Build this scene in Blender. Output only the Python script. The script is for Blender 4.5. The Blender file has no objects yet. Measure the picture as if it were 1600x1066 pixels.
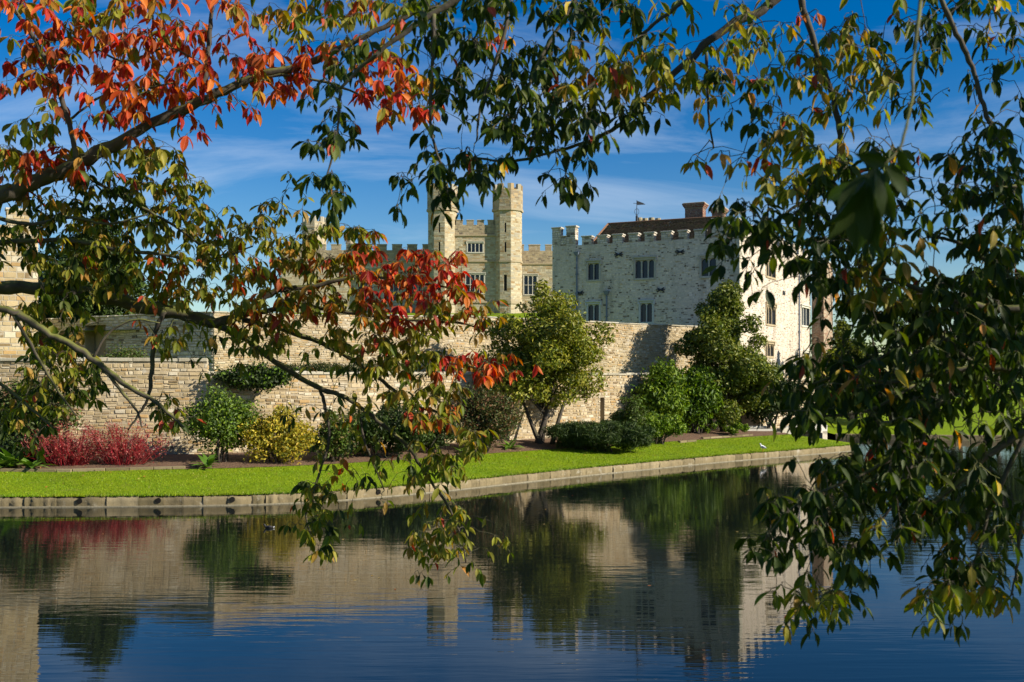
import bpy, math, random
import numpy as np
from mathutils import Vector, Matrix

# ------------------------------------------------------------------ camera, sky, sun, exposure
scene = bpy.context.scene
COL = scene.collection
CAM_Z, FPX, HOR = 4.0, 1600.0, 590.0
cam_d = bpy.data.cameras.new('camera'); cam = bpy.data.objects.new('camera', cam_d); COL.objects.link(cam)
cam.location = (0, 0, CAM_Z); cam.rotation_euler = (math.radians(90), 0, 0)
cam_d.sensor_width = 36; cam_d.lens = 36; cam_d.shift_y = (HOR - 533) / 1600
cam_d.clip_start = .05; cam_d.clip_end = 6000
cam_d.dof.use_dof = True; cam_d.dof.focus_distance = 13; cam_d.dof.aperture_fstop = 6.0
scene.camera = cam

SUN_EL = math.radians(27.5); SUN_AZ = math.atan2(.93, -.372)          # clockwise from +Y
sdir = Vector((math.sin(SUN_AZ) * math.cos(SUN_EL), math.cos(SUN_AZ) * math.cos(SUN_EL), math.sin(SUN_EL)))
sl = bpy.data.lights.new('sun', 'SUN'); sun = bpy.data.objects.new('sun', sl); COL.objects.link(sun)
sl.energy = 5.0; sl.angle = math.radians(.5); sl.color = (1, .91, .74)
sun.location = (40, -10, 60); sun.rotation_euler = sdir.to_track_quat('Z', 'Y').to_euler()

world = bpy.data.worlds.new('World'); scene.world = world; world.use_nodes = True
nt = world.node_tree; nt.nodes.clear(); N = nt.nodes.new; L = nt.links.new
sky = N('ShaderNodeTexSky'); sky.sky_type = 'NISHITA'; sky.sun_disc = False
sky.sun_elevation = SUN_EL; sky.sun_rotation = SUN_AZ
sky.altitude = 0; sky.air_density = 1.0; sky.dust_density = .25; sky.ozone_density = 2.2
hs = N('ShaderNodeHueSaturation'); hs.inputs['Saturation'].default_value = 1.58; hs.inputs['Value'].default_value = .80; hs.inputs['Hue'].default_value = .512
L(sky.outputs[0], hs.inputs['Color'])
tc = N('ShaderNodeTexCoord'); sep = N('ShaderNodeSeparateXYZ'); L(tc.outputs['Generated'], sep.inputs[0])
az = N('ShaderNodeMath'); az.operation = 'ADD'; az.inputs[1].default_value = .12; L(sep.outputs[2], az.inputs[0])
dx = N('ShaderNodeMath'); dx.operation = 'DIVIDE'; L(sep.outputs[0], dx.inputs[0]); L(az.outputs[0], dx.inputs[1])
dy = N('ShaderNodeMath'); dy.operation = 'DIVIDE'; L(sep.outputs[1], dy.inputs[0]); L(az.outputs[0], dy.inputs[1])
cb = N('ShaderNodeCombineXYZ'); L(dx.outputs[0], cb.inputs[0]); L(dy.outputs[0], cb.inputs[1])
mp = N('ShaderNodeMapping'); mp.inputs['Rotation'].default_value = (0, 0, .25); mp.inputs['Scale'].default_value = (.55, 1.1, 1)
L(cb.outputs[0], mp.inputs[0])
nz = N('ShaderNodeTexNoise'); nz.inputs['Scale'].default_value = 1.1; nz.inputs['Detail'].default_value = 9
nz.inputs['Roughness'].default_value = .62; nz.inputs['Distortion'].default_value = .9; L(mp.outputs[0], nz.inputs['Vector'])
rp = N('ShaderNodeValToRGB'); rp.color_ramp.elements[0].position = .47; rp.color_ramp.elements[1].position = .80
L(nz.outputs[0], rp.inputs[0])
mf = N('ShaderNodeMath'); mf.operation = 'MULTIPLY'; mf.inputs[1].default_value = .55; L(rp.outputs[0], mf.inputs[0])
mx = N('ShaderNodeMix'); mx.data_type = 'RGBA'; L(mf.outputs[0], mx.inputs[0]); L(hs.outputs[0], mx.inputs[6])
mx.inputs[7].default_value = (5.0, 5.8, 6.9, 1)
bg = N('ShaderNodeBackground'); bg.inputs['Strength'].default_value = .088; L(mx.outputs[2], bg.inputs['Color'])
out = N('ShaderNodeOutputWorld'); L(bg.outputs[0], out.inputs['Surface'])

vs = scene.view_settings; vs.view_transform = 'Standard'; vs.look = 'None'; vs.gamma = 1; vs.exposure = 0.72
vs.use_curve_mapping = False
scene.cycles.max_bounces = 6; scene.cycles.transparent_max_bounces = 6

# ------------------------------------------------------------------ helpers
R = random.Random(7)
def P(px, py, Y): return Vector(((px - 800) / FPX * Y, Y, CAM_Z + (HOR - py) / FPX * Y))
def zat(py, Y): return CAM_Z + (HOR - py) / FPX * Y
def V2(a): return Vector((a[0], a[1], 0))
Z = Vector((0, 0, 1))

class MB:
    """collects faces with a colour each, builds one mesh object"""
    def __init__(s): s.v = []; s.f = []; s.c = []
    def poly(s, pts, col=(.5, .5, .5)):
        b = len(s.v); s.v += [tuple(p) for p in pts]; s.c += [col] * len(pts); s.f.append(tuple(range(b, b + len(pts))))
    def hull8(s, p, col):
        b = len(s.v); s.v += [tuple(q) for q in p]; s.c += [col] * 8
        for f in ((0, 3, 2, 1), (4, 5, 6, 7), (0, 1, 5, 4), (1, 2, 6, 5), (2, 3, 7, 6), (3, 0, 4, 7)): s.f.append(tuple(b + i for i in f))
    def box(s, O, U, Vv, Nn, u0, u1, v0, v1, n0, n1, col=(.5, .5, .5), bev=0.0):
        g = lambda u, v, n: O + U * u + Vv * v + Nn * n
        if bev <= 0:
            s.hull8([g(u0, v0, n0), g(u1, v0, n0), g(u1, v1, n0), g(u0, v1, n0), g(u0, v0, n1), g(u1, v0, n1), g(u1, v1, n1), g(u0, v1, n1)], col)
        else:
            b = len(s.v); e = bev
            pts = [g(u0, v0, n0), g(u1, v0, n0), g(u1, v1, n0), g(u0, v1, n0), g(u0, v0, n1 - e), g(u1, v0, n1 - e), g(u1, v1, n1 - e), g(u0, v1, n1 - e),
                   g(u0 + e, v0 + e, n1), g(u1 - e, v0 + e, n1), g(u1 - e, v1 - e, n1), g(u0 + e, v1 - e, n1)]
            s.v += [tuple(q) for q in pts]; s.c += [col] * 12
            for f in ((0, 3, 2, 1), (8, 9, 10, 11), (0, 1, 5, 4), (1, 2, 6, 5), (2, 3, 7, 6), (3, 0, 4, 7), (4, 5, 9, 8), (5, 6, 10, 9), (6, 7, 11, 10), (7, 4, 8, 11)):
                s.f.append(tuple(b + i for i in f))
    def stone(s, O, U, Vv, Nn, u0, u1, v0, v1, n, col, rng):
        """one laid stone: bevelled front, sides down to the wall"""
        g = lambda u, v, k: O + U * u + Vv * v + Nn * k
        e = min(.02, (u1 - u0) * .14, (v1 - v0) * .16); j = lambda: rng.uniform(-.5, .5) * e
        b = len(s.v)
        cs = [(u0, v0), (u1, v0), (u1, v1), (u0, v1)]
        ins = [(u0 + e + j(), v0 + e + j()), (u1 - e + j(), v0 + e + j()), (u1 - e + j(), v1 - e + j()), (u0 + e + j(), v1 - e + j())]
        tilt = rng.uniform(-.008, .008); tilt2 = rng.uniform(-.006, .006)
        pts = [g(u, v, -.01) for u, v in cs] + [g(u, v, n + (tilt if i in (1, 2) else -tilt) + (tilt2 if i > 1 else -tilt2)) for i, (u, v) in enumerate(ins)]
        s.v += [tuple(q) for q in pts]; s.c += [col] * 8
        for f in ((4, 5, 6, 7), (0, 1, 5, 4), (1, 2, 6, 5), (2, 3, 7, 6), (3, 0, 4, 7)): s.f.append(tuple(b + i for i in f))
    def tube(s, pts, rad, sides=6, col=(.1, .08, .05), cap=True):
        pts = [Vector(p) for p in pts]; n = len(pts); b = len(s.v); up = None
        for i, p in enumerate(pts):
            t = (pts[min(i + 1, n - 1)] - pts[max(i - 1, 0)])
            t = t.normalized() if t.length > 1e-9 else Vector((0, 0, 1))
            if up is None:
                up = t.orthogonal().normalized()
            up = (up - t * up.dot(t)); up = up.normalized() if up.length > 1e-6 else t.orthogonal().normalized()
            w = t.cross(up)
            for k in range(sides):
                a = 2 * math.pi * k / sides
                s.v.append(tuple(p + (up * math.cos(a) + w * math.sin(a)) * rad[i])); s.c.append(col)
        for i in range(n - 1):
            for k in range(sides):
                k2 = (k + 1) % sides
                s.f.append((b + i * sides + k, b + i * sides + k2, b + (i + 1) * sides + k2, b + (i + 1) * sides + k))
        if cap:
            s.f.append(tuple(b + k for k in reversed(range(sides)))); s.f.append(tuple(b + (n - 1) * sides + k for k in range(sides)))
    def mesh(s, name, smooth=False):
        me = bpy.data.meshes.new(name); me.from_pydata(s.v, [], s.f)
        at = me.attributes.new('Col', 'FLOAT_COLOR', 'POINT')
        a = np.ones((len(s.v), 4), np.float32)
        if s.c: a[:, :3] = np.array(s.c, np.float32)
        at.data.foreach_set('color', a.ravel())
        if smooth: me.polygons.foreach_set('use_smooth', [True] * len(me.polygons))
        me.update(); return me
    def build(s, name, mat, parent=None, smooth=False, stuff=False):
        return link(name, s.mesh(name, smooth), mat, parent, stuff)

def link(name, me, mat, parent=None, stuff=False):
    o = bpy.data.objects.new(name, me); COL.objects.link(o)
    if mat and not me.materials: me.materials.append(mat)
    if parent is not None:
        o.parent = parent; o.matrix_parent_inverse = Matrix.Translation(-Vector(parent.location))
    if stuff: o['kind'] = 'stuff'
    return o
def thing(name, label, cat, loc=(0, 0, 0), group=None):
    o = bpy.data.objects.new(name, None); COL.objects.link(o); o.location = loc; o.empty_display_size = .2
    o['label'] = label; o['category'] = cat
    if group: o['group'] = group
    return o
def tag(o, label, cat, group=None):
    o['label'] = label; o['category'] = cat
    if group: o['group'] = group
    return o
def struct(o): o['kind'] = 'structure'; return o

def raw_mesh(name, verts, loops, sizes, cols):
    """fast mesh from numpy: verts (n,3), loops flat indices, sizes per-face loop totals, cols (n,3)"""
    me = bpy.data.meshes.new(name); me.vertices.add(len(verts)); me.vertices.foreach_set('co', verts.astype(np.float32).ravel())
    me.loops.add(len(loops)); me.loops.foreach_set('vertex_index', loops.astype(np.int32))
    me.polygons.add(len(sizes)); st = np.concatenate(([0], np.cumsum(sizes)[:-1])).astype(np.int32)
    me.polygons.foreach_set('loop_start', st)
    at = me.attributes.new('Col', 'FLOAT_COLOR', 'POINT'); a = np.ones((len(verts), 4), np.float32); a[:, :3] = cols
    at.data.foreach_set('color', a.ravel()); me.update(calc_edges=True); return me

# ------------------------------------------------------------------ materials
def mat(name, build):
    m = bpy.data.materials.new(name); m.use_nodes = True; t = m.node_tree
    bs = t.nodes['Principled BSDF']; build(t, bs, lambda k: t.nodes.new(k), lambda a, b: t.links.new(a, b)); return m
def noise(N, L, scale, detail=4, vec=None, rough=.55):
    n = N('ShaderNodeTexNoise'); n.inputs['Scale'].default_value = scale; n.inputs['Detail'].default_value = detail; n.inputs['Roughness'].default_value = rough
    if vec is not None: L(vec, n.inputs['Vector'])
    return n
def mixc(N, L, fac, a, b, mode='MIX'):
    m = N('ShaderNodeMix'); m.data_type = 'RGBA'; m.blend_type = mode
    for i, x in ((0, fac), (6, a), (7, b)):
        if isinstance(x, (int, float)): m.inputs[i].default_value = x
        elif isinstance(x, tuple): m.inputs[i].default_value = (*x, 1)
        else: L(x, m.inputs[i])
    return m.outputs[2]
def ramp(N, L, src, p0, p1, c0=(0, 0, 0), c1=(1, 1, 1)):
    r = N('ShaderNodeValToRGB'); r.color_ramp.elements[0].position = p0; r.color_ramp.elements[1].position = p1
    r.color_ramp.elements[0].color = (*c0, 1); r.color_ramp.elements[1].color = (*c1, 1); L(src, r.inputs[0]); return r.outputs[0]
def bump(N, L, h, strength, dist, bs):
    b = N('ShaderNodeBump'); b.inputs['Strength'].default_value = strength; b.inputs['Distance'].default_value = dist
    L(h, b.inputs['Height']); L(b.outputs[0], bs.inputs['Normal'])

def stone_mat(name, rough=.9, stain=(.10, .085, .05), stain_amt=.5, sc=.6, lichen=None, liamt=.3):
    def f(t, bs, N, L):
        at = N('ShaderNodeAttribute'); at.attribute_name = 'Col'
        co = N('ShaderNodeTexCoord').outputs['Object']
        n1 = noise(N, L, 9, 6, co); mpp = N('ShaderNodeMapping'); mpp.inputs['Scale'].default_value = (1.6, 1.6, .35); L(co, mpp.inputs[0]); n2 = noise(N, L, sc, 6, mpp.outputs[0], .7)
        c = mixc(N, L, ramp(N, L, n1.outputs[0], .3, .75), mixc(N, L, .28, at.outputs['Color'], (.35, .35, .35), 'MULTIPLY'), at.outputs['Color'])
        k = N('ShaderNodeMath'); k.operation = 'MULTIPLY'; k.inputs[1].default_value = stain_amt
        L(ramp(N, L, n2.outputs[0], .5, .78), k.inputs[0])
        c = mixc(N, L, k.outputs[0], c, stain)
        if lichen:
            n3 = noise(N, L, 2.3, 6, co, .7); k2 = N('ShaderNodeMath'); k2.operation = 'MULTIPLY'; k2.inputs[1].default_value = liamt
            L(ramp(N, L, n3.outputs[0], .58, .7), k2.inputs[0]); c = mixc(N, L, k2.outputs[0], c, lichen)
        L(c, bs.inputs['Base Color']); bs.inputs['Roughness'].default_value = rough; bs.inputs['Specular IOR Level'].default_value = .2
        bump(N, L, noise(N, L, 22, 5, co).outputs[0], .5, .02, bs)
    return mat(name, f)
M = {}
M['stone'] = stone_mat('ragstone', stain=(.16, .14, .10), stain_amt=.6, sc=.8)
M['wallstone'] = stone_mat('garden wall stone', stain=(.13, .105, .055), stain_amt=.6, sc=.55, lichen=(.56, .54, .48), liamt=.45)
M['castle'] = stone_mat('castle ashlar', stain=(.22, .16, .08), stain_amt=.5, sc=.16)
M['dressed'] = stone_mat('dressed stone', stain_amt=.25)
M['kerb'] = stone_mat('kerb stone', stain=(.075, .065, .03), stain_amt=.9, sc=3.8, lichen=(.55, .53, .45), liamt=.4)
M['brick'] = stone_mat('red brick', stain=(.05, .03, .02), stain_amt=.4, sc=1.2)
M['tile'] = stone_mat('clay tile', stain=(.07, .06, .025), stain_amt=.7, sc=.9)
def simple(name, col, rough=.6, metal=0, spec=.4):
    def f(t, bs, N, L):
        co = N('ShaderNodeTexCoord').outputs['Object']; n = noise(N, L, 6, 4, co)
        c = mixc(N, L, ramp(N, L, n.outputs[0], .3, .7), tuple(x * .8 for x in col), tuple(min(1, x * 1.15) for x in col)); L(c, bs.inputs['Base Color'])
        bs.inputs['Roughness'].default_value = rough; bs.inputs['Metallic'].default_value = metal; bs.inputs['Specular IOR Level'].default_value = spec
    return mat(name, f)
M['lead'] = simple('lead pipe', (.13, .16, .22), .5, 0)
M['iron'] = simple('dark iron', (.03, .035, .045), .5)
M['glass'] = simple('leaded glass', (.02, .03, .05), .15, 0, .35)
M['dark'] = simple('dark hollow', (.012, .011, .01), .9, 0, .1)  # near-black colour stands in for shade inside the kerb drains and arch passage
M['white'] = simple('white paint', (.75, .75, .72), .5)
M['feather'] = simple('dark feather', (.025, .023, .022), .6)
M['gull'] = simple('white feather', (.8, .8, .8), .7)
M['gullgrey'] = simple('grey feather', (.35, .38, .43), .7)
M['bill'] = simple('orange bill', (.5, .15, .02), .5)

def leaf_mat(name, obj_col=False, trans=.40, rough=.5, var=.22, spec=.22, veins=False):
    def f(t, bs, N, L):
        if obj_col: c = N('ShaderNodeObjectInfo').outputs['Color']
        else:
            at = N('ShaderNodeAttribute'); at.attribute_name = 'Col'; c = at.outputs['Color']
        g = N('ShaderNodeNewGeometry'); n = noise(N, L, 30, 3, g.outputs['Position'])
        if veins:
            if obj_col: uv = N('ShaderNodeTexCoord').outputs['Object']
            else: au = N('ShaderNodeAttribute'); au.attribute_name = 'luv'; uv = au.outputs['Vector']
            sp = N('ShaderNodeSeparateXYZ'); L(uv, sp.inputs[0]); ab = N('ShaderNodeMath'); ab.operation = 'ABSOLUTE'; L(sp.outputs[0], ab.inputs[0])
            tip = N('ShaderNodeMath'); tip.operation = 'MULTIPLY_ADD'; tip.inputs[1].default_value = .9; L(ab.outputs[0], tip.inputs[0]); L(sp.outputs[1], tip.inputs[2])
            n5 = noise(N, L, 9, 3, g.outputs['Position']); t2 = N('ShaderNodeMath'); t2.operation = 'MULTIPLY_ADD'; t2.inputs[1].default_value = 1.3; L(n5.outputs[0], t2.inputs[0]); L(tip.outputs[0], t2.inputs[2])
            h2 = N('ShaderNodeHueSaturation'); h2.inputs['Hue'].default_value = .455; h2.inputs['Value'].default_value = 1.0; L(c, h2.inputs['Color'])
            k = N('ShaderNodeMath'); k.operation = 'MULTIPLY'; k.inputs[1].default_value = .75; L(ramp(N, L, t2.outputs[0], 1.05, 1.65), k.inputs[0]); c = mixc(N, L, k.outputs[0], c, h2.outputs[0])
            w = N('ShaderNodeMath'); w.operation = 'MULTIPLY_ADD'; w.inputs[1].default_value = -1.1; L(ab.outputs[0], w.inputs[0]); L(sp.outputs[1], w.inputs[2])
            wv = N('ShaderNodeMath'); wv.operation = 'MULTIPLY'; wv.inputs[1].default_value = 52; L(w.outputs[0], wv.inputs[0]); sn = N('ShaderNodeMath'); sn.operation = 'SINE'; L(wv.outputs[0], sn.inputs[0])
            h3 = N('ShaderNodeHueSaturation'); h3.inputs['Value'].default_value = 1.5; h3.inputs['Saturation'].default_value = .85; L(c, h3.inputs['Color'])
            v1 = ramp(N, L, ab.outputs[0], .012, .04, (.8, .8, .8), (0, 0, 0)); v2 = ramp(N, L, sn.outputs[0], .8, .99, (0, 0, 0), (.3, .3, .3)); mxx = N('ShaderNodeMath'); mxx.operation = 'MAXIMUM'; L(v1, mxx.inputs[0]); L(v2, mxx.inputs[1]); c = mixc(N, L, mxx.outputs[0], c, h3.outputs[0])
            bump(N, L, sn.outputs[0], .12, .002, bs)
        c = mixc(N, L, var, c, n.outputs[0], 'OVERLAY')
        L(c, bs.inputs['Base Color']); bs.inputs['Roughness'].default_value = rough; bs.inputs['Specular IOR Level'].default_value = spec
        tr = N('ShaderNodeBsdfTranslucent'); h = N('ShaderNodeHueSaturation'); h.inputs['Saturation'].default_value = 1.15; h.inputs['Value'].default_value = 1.5
        L(c, h.inputs['Color']); L(h.outputs[0], tr.inputs['Color'])
        ms = N('ShaderNodeMixShader'); ms.inputs[0].default_value = trans; L(bs.outputs[0], ms.inputs[1]); L(tr.outputs[0], ms.inputs[2])
        L(ms.outputs[0], t.nodes['Material Output'].inputs['Surface'])
    return mat(name, f)
M['leaf'] = leaf_mat('cherry leaf', veins=True); M['leafpart'] = leaf_mat('cherry leaf single', True, veins=True)
M['shrub'] = leaf_mat('shrub leaf', trans=.25, rough=.5)
M['glossy'] = leaf_mat('glossy evergreen leaf', trans=.25, rough=.45, spec=.25)
def bark(name, moss):
    def f(t, bs, N, L):
        co = N('ShaderNodeTexCoord').outputs['Object']; g = N('ShaderNodeNewGeometry'); sp = N('ShaderNodeSeparateXYZ'); L(g.outputs['Normal'], sp.inputs[0])
        n1 = noise(N, L, 14, 6, co); n2 = noise(N, L, 3.5, 5, co)
        c = mixc(N, L, n1.outputs[0], (.018, .013, .010), (.085, .068, .052))
        a = N('ShaderNodeMath'); a.operation = 'MULTIPLY_ADD'; a.inputs[1].default_value = .45; L(sp.outputs[2], a.inputs[0]); L(n2.outputs[0], a.inputs[2])
        k = N('ShaderNodeMath'); k.operation = 'MULTIPLY'; k.inputs[1].default_value = moss; L(ramp(N, L, a.outputs[0], .55, .85), k.inputs[0])
        c = mixc(N, L, k.outputs[0], c, (.13, .14, .025)); L(c, bs.inputs['Base Color']); bs.inputs['Roughness'].default_value = .85
        bump(N, L, n1.outputs[0], .7, .012, bs)
    return mat(name, f)
M['bark'] = bark('cherry bark', .95); M['stem'] = bark('shrub stem', .2)
def lawn_f(t, bs, N, L):
    co = N('ShaderNodeTexCoord').outputs['Object']; n1 = noise(N, L, .5, 5, co); n2 = noise(N, L, 14, 5, co)
    c = mixc(N, L, ramp(N, L, n1.outputs[0], .3, .7), (.15, .23, .004), (.24, .33, .006))
    c = mixc(N, L, ramp(N, L, n2.outputs[0], .35, .75), c, (.12, .19, .004)); n3 = noise(N, L, 1.7, 6, co, .7); c = mixc(N, L, ramp(N, L, n3.outputs[0], .55, .8), c, (.20, .21, .03)); L(c, bs.inputs['Base Color']); bs.inputs['Roughness'].default_value = .9; bs.inputs['Specular IOR Level'].default_value = .1
    bump(N, L, n2.outputs[0], .8, .05, bs)
M['lawn'] = mat('mown grass', lawn_f)
def soil_f(t, bs, N, L):
    co = N('ShaderNodeTexCoord').outputs['Object']; n2 = noise(N, L, 11, 6, co, .7)
    L(mixc(N, L, n2.outputs[0], (.07, .035, .018), (.22, .13, .075)), bs.inputs['Base Color']); bs.inputs['Roughness'].default_value = 1
    bump(N, L, n2.outputs[0], 1, .08, bs)
M['soil'] = mat('bed soil', soil_f)
def water_f(t, bs, N, L):
    co = N('ShaderNodeTexCoord').outputs['Object']
    def layer(sx, sy, rot, detail, dist):
        m = N('ShaderNodeMapping'); m.inputs['Scale'].default_value = (sx, sy, 1); m.inputs['Rotation'].default_value = (0, 0, rot); L(co, m.inputs[0])
        n = noise(N, L, 1, detail, m.outputs[0]); n.inputs['Distortion'].default_value = dist; return n.outputs[0]
    a = layer(.4, 3.2, .06, 2, .5); b = layer(1.1, 9, -.10, 2, .3); p = layer(.09, .16, .3, 3, .4)
    s = N('ShaderNodeMath'); s.operation = 'MULTIPLY_ADD'; s.inputs[1].default_value = .35; L(b, s.inputs[0]); L(a, s.inputs[2])
    k = N('ShaderNodeMath'); k.operation = 'MULTIPLY'; L(s.outputs[0], k.inputs[0]); L(ramp(N, L, p, .36, .66, (.25, .25, .25), (1, 1, 1)), k.inputs[1])
    bs.inputs['Base Color'].default_value = (.006, .009, .008, 1); bs.inputs['Roughness'].default_value = .015; bs.inputs['IOR'].default_value = 1.38
    bs.inputs['Specular IOR Level'].default_value = .5
    bump(N, L, k.outputs[0], .6, .0085, bs)
M['water'] = mat('moat water', water_f)

# stone palettes
def pal(*cs): return cs
PAL_KEEP = pal(((.66, .57, .47), 6), ((.59, .52, .44), 4), ((.72, .63, .53), 4), ((.32, .25, .19), 1.6), ((.18, .145, .11), 1.7), ((.54, .42, .28), 1.0))
PAL_WALL = pal(((.45, .35, .20), 5), ((.37, .28, .15), 3), ((.51, .41, .26), 4), ((.58, .51, .38), 1.8), ((.24, .17, .09), 1.5), ((.44, .29, .13), 2))
PAL_CASTLE = pal(((.46, .38, .25), 5), ((.52, .46, .33), 4), ((.40, .29, .16), 2.5), ((.33, .23, .12), 1.5), ((.40, .36, .28), 2))
PAL_PARA = pal(((.34, .27, .18), 4), ((.28, .22, .15), 3), ((.42, .33, .21), 2), ((.20, .16, .12), 1))
PAL_BRICK = pal(((.24, .075, .045), 5), ((.30, .10, .055), 3), ((.16, .05, .035), 2), ((.33, .15, .08), 1))
PAL_TILE = pal(((.024, .018, .009), 4), ((.020, .017, .008), 3), ((.036, .02, .010), 1), ((.022, .022, .008), 3))
def pick(p, rng, j=.12):
    w = sum(x[1] for x in p); r = rng.uniform(0, w)
    for c, k in p:
        r -= k
        if r <= 0: break
    f = 1 + rng.uniform(-j, j); return tuple(max(0, x * f) for x in c)

def lay_stones(mb, O, U, Vv, Nn, W, H, holes, palette, ch=(.09, .18), ln=(.13, .34), gap=.014, proud=(.006, .028), rng=R, keep=None, ragged=.0, wave=0.0, sneck=0.0):
    v = 0.0; ph = rng.uniform(0, 6.28)
    wob = lambda u, v: wave * min(1, v * 2, (H - v) * 2) * (math.sin(u * .8 + ph + v * .6) + .6 * math.sin(u * 2.1 - v + ph * 2))
    while v < H - .03:
        h = min(rng.uniform(*ch), H - v)
        if H - v - h < ch[0] * .5: h = H - v
        cuts = sorted((a, b) for a, b, c, d in holes if c < v + h - .02 and d > v + .02)
        spans = []; x = 0.0
        for a, b in cuts:
            if a > x: spans.append((x, min(a, W)))
            x = max(x, b)
        if x < W: spans.append((x, W))
        for a, b in spans:
            u = a
            while u < b - .02:
                l = min(rng.uniform(*ln) * rng.choice((.7, 1, 1, 1.4)), b - u)
                if b - u - l < ln[0] * .6: l = b - u
                g = gap * .5; w0 = wob(u + l / 2, v); w1 = wob(u + l / 2, v + h); parts = [(v + w0, v + h + w1)]
                if rng.random() < sneck and h > .12: c_ = rng.uniform(.35, .65) * h + v + w0; parts = [(v + w0, c_), (c_, v + h + w1)]
                for y0, y1 in parts:
                    r1, r2 = rng.uniform(0, ragged), rng.uniform(0, ragged)
                    cc_ = pick(palette, rng); zn = .45 + .4 * math.sin(u * .75 + ph + v * .4) * math.sin(v * .9 + u * .3 + 2 * ph) + .2 * math.sin(u * 2.3 + v * 1.7)
                    if sum(cc_) < .85 and rng.random() > zn * 1.15: cc_ = pick(palette, rng)
                    if sum(cc_) > 1.1 and zn > .75 and rng.random() < .3: cc_ = pick(palette, rng)
                    args = (u + g + r1 * .5, u + l - g - r2 * .5, y0 + g + r1, y1 - g - r2, rng.uniform(*proud), cc_)
                    if args[1] - args[0] > .04 and args[3] - args[2] > .03:
                        if keep is not None and l * (y1 - y0) > keep[0]: keep[1].append((O, U, Vv, Nn) + args)
                        else: mb.stone(O, U, Vv, Nn, *args, rng)
                u += l
        v += h
def core_face(mb, O, U, Vv, Nn, W, H, holes, depth=.3, col=(.64, .56, .47)):
    us = sorted({0, W, *[x for h in holes for x in h[:2]]}); vs_ = sorted({0, H, *[x for h in holes for x in h[2:]]})
    g = lambda u, v, n: O + U * u + Vv * v + Nn * n
    for i in range(len(us) - 1):
        for j in range(len(vs_) - 1):
            cu, cv = (us[i] + us[i + 1]) / 2, (vs_[j] + vs_[j + 1]) / 2
            if any(a < cu < b and c < cv < d for a, b, c, d in holes): continue
            mb.poly([g(us[i], vs_[j], 0), g(us[i + 1], vs_[j], 0), g(us[i + 1], vs_[j + 1], 0), g(us[i], vs_[j + 1], 0)], col)
    for a, b, c, d in holes:
        for q in (((a, c), (b, c)), ((b, c), (b, d)), ((b, d), (a, d)), ((a, d), (a, c))):
            mb.poly([g(*q[0], 0), g(*q[1], 0), g(*q[1], -depth), g(*q[0], -depth)], col)

def window(parent, O, U, Nn, w, h, lights=2, arch=True, transom=None, sc=(.46, .43, .36), hood=True, fr=.13, gl='glass'):
    """stone window: surround, mullions and arched heads as one part, each pane a sub-part, hood mould a sub-part. O = lower left of the opening"""
    mb = MB(); A = lambda u0, u1, v0, v1, n0, n1: mb.box(O, U, Z, Nn, u0, u1, v0, v1, n0, n1, sc, .008)
    A(-fr, 0, -fr, h + fr, -.12, .05); A(w, w + fr, -fr, h + fr, -.12, .05); A(0, w, -fr, 0, -.12, .075); A(0, w, h, h + fr, -.12, .05)
    mw = min(.09, w * .08); lw = (w - mw * (lights - 1)) / lights
    rows = [(0, h)] if not transom else [(0, h * transom - .03), (h * transom + .03, h)]
    if transom: A(0, w, h * transom - .03, h * transom + .03, -.14, -.03)
    for i in range(lights - 1): A(lw + i * (lw + mw), lw + i * (lw + mw) + mw, 0, h, -.15, -.02)
    g = lambda u, v, n: O + U * u + Z * v + Nn * n
    if arch:
        for i in range(lights):
            u0 = i * (lw + mw); r = lw / 2; k = 8; vt = h
            ap = [(u0 + r - r * math.cos(math.pi * q / k), vt - r * 1.15 + r * 1.05 * math.sin(math.pi * q / k)) for q in range(k + 1)]
            for q in range(k):
                (a, b), (c, d) = ap[q], ap[q + 1]
                mb.poly([g(a, b, -.05), g(c, d, -.05), g(c, vt, -.05), g(a, vt, -.05)], sc)
                mb.poly([g(a, b, -.05), g(a, b, -.15), g(c, d, -.15), g(c, d, -.05)], sc)
    f = mb.build('window', M['dressed'], parent)
    for i in range(lights):
        for (a, b) in rows:
            p = MB(); u0 = i * (lw + mw); t = R.uniform(-.006, .006)
            p.poly([g(u0, a, -.16 + t), g(u0 + lw, a, -.16 - t), g(u0 + lw, b, -.16 - t), g(u0, b, -.16 + t)])
            p.build('pane', M[gl], f)
    if hood:
        p = MB(); e = fr + .06
        p.box(O, U, Z, Nn, -e, w + e, h + fr, h + fr + .1, 0, .13, sc, .02); p.box(O, U, Z, Nn, -e, -e + .1, h - .1, h + fr, 0, .11, sc, .02); p.box(O, U, Z, Nn, w + e - .1, w + e, h - .1, h + fr, 0, .11, sc, .02)
        p.build('hood_mould', M['dressed'], f)
    return f

def stone_block(mb, O, U, Nn, W, D, H, palette, cap=.09, capcol=(.5, .47, .40), **k):
    """solid stone-faced block, front at O; stones on front, both sides and back; a cap slab on top"""
    core = (.38, .34, .27); i = .015
    mb.box(O, U, Z, Nn, i, W - i, 0, H, -D + i, -i, core)
    lay_stones(mb, O - Nn * i, U, Z, Nn, W, H, [], palette, **k)
    lay_stones(mb, O + U * (W - i) , -Nn, Z, U, D, H, [], palette, **k)
    lay_stones(mb, O + U * i - Nn * D, Nn, Z, -U, D, H, [], palette, **k)
    lay_stones(mb, O + U * W - Nn * (D - i), -U, Z, -Nn, W, H, [], palette, **k)
    if cap: mb.box(O, U, Z, Nn, -.05, W + .05, H, H + cap, -D - .05, .05, capcol, .015)

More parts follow.
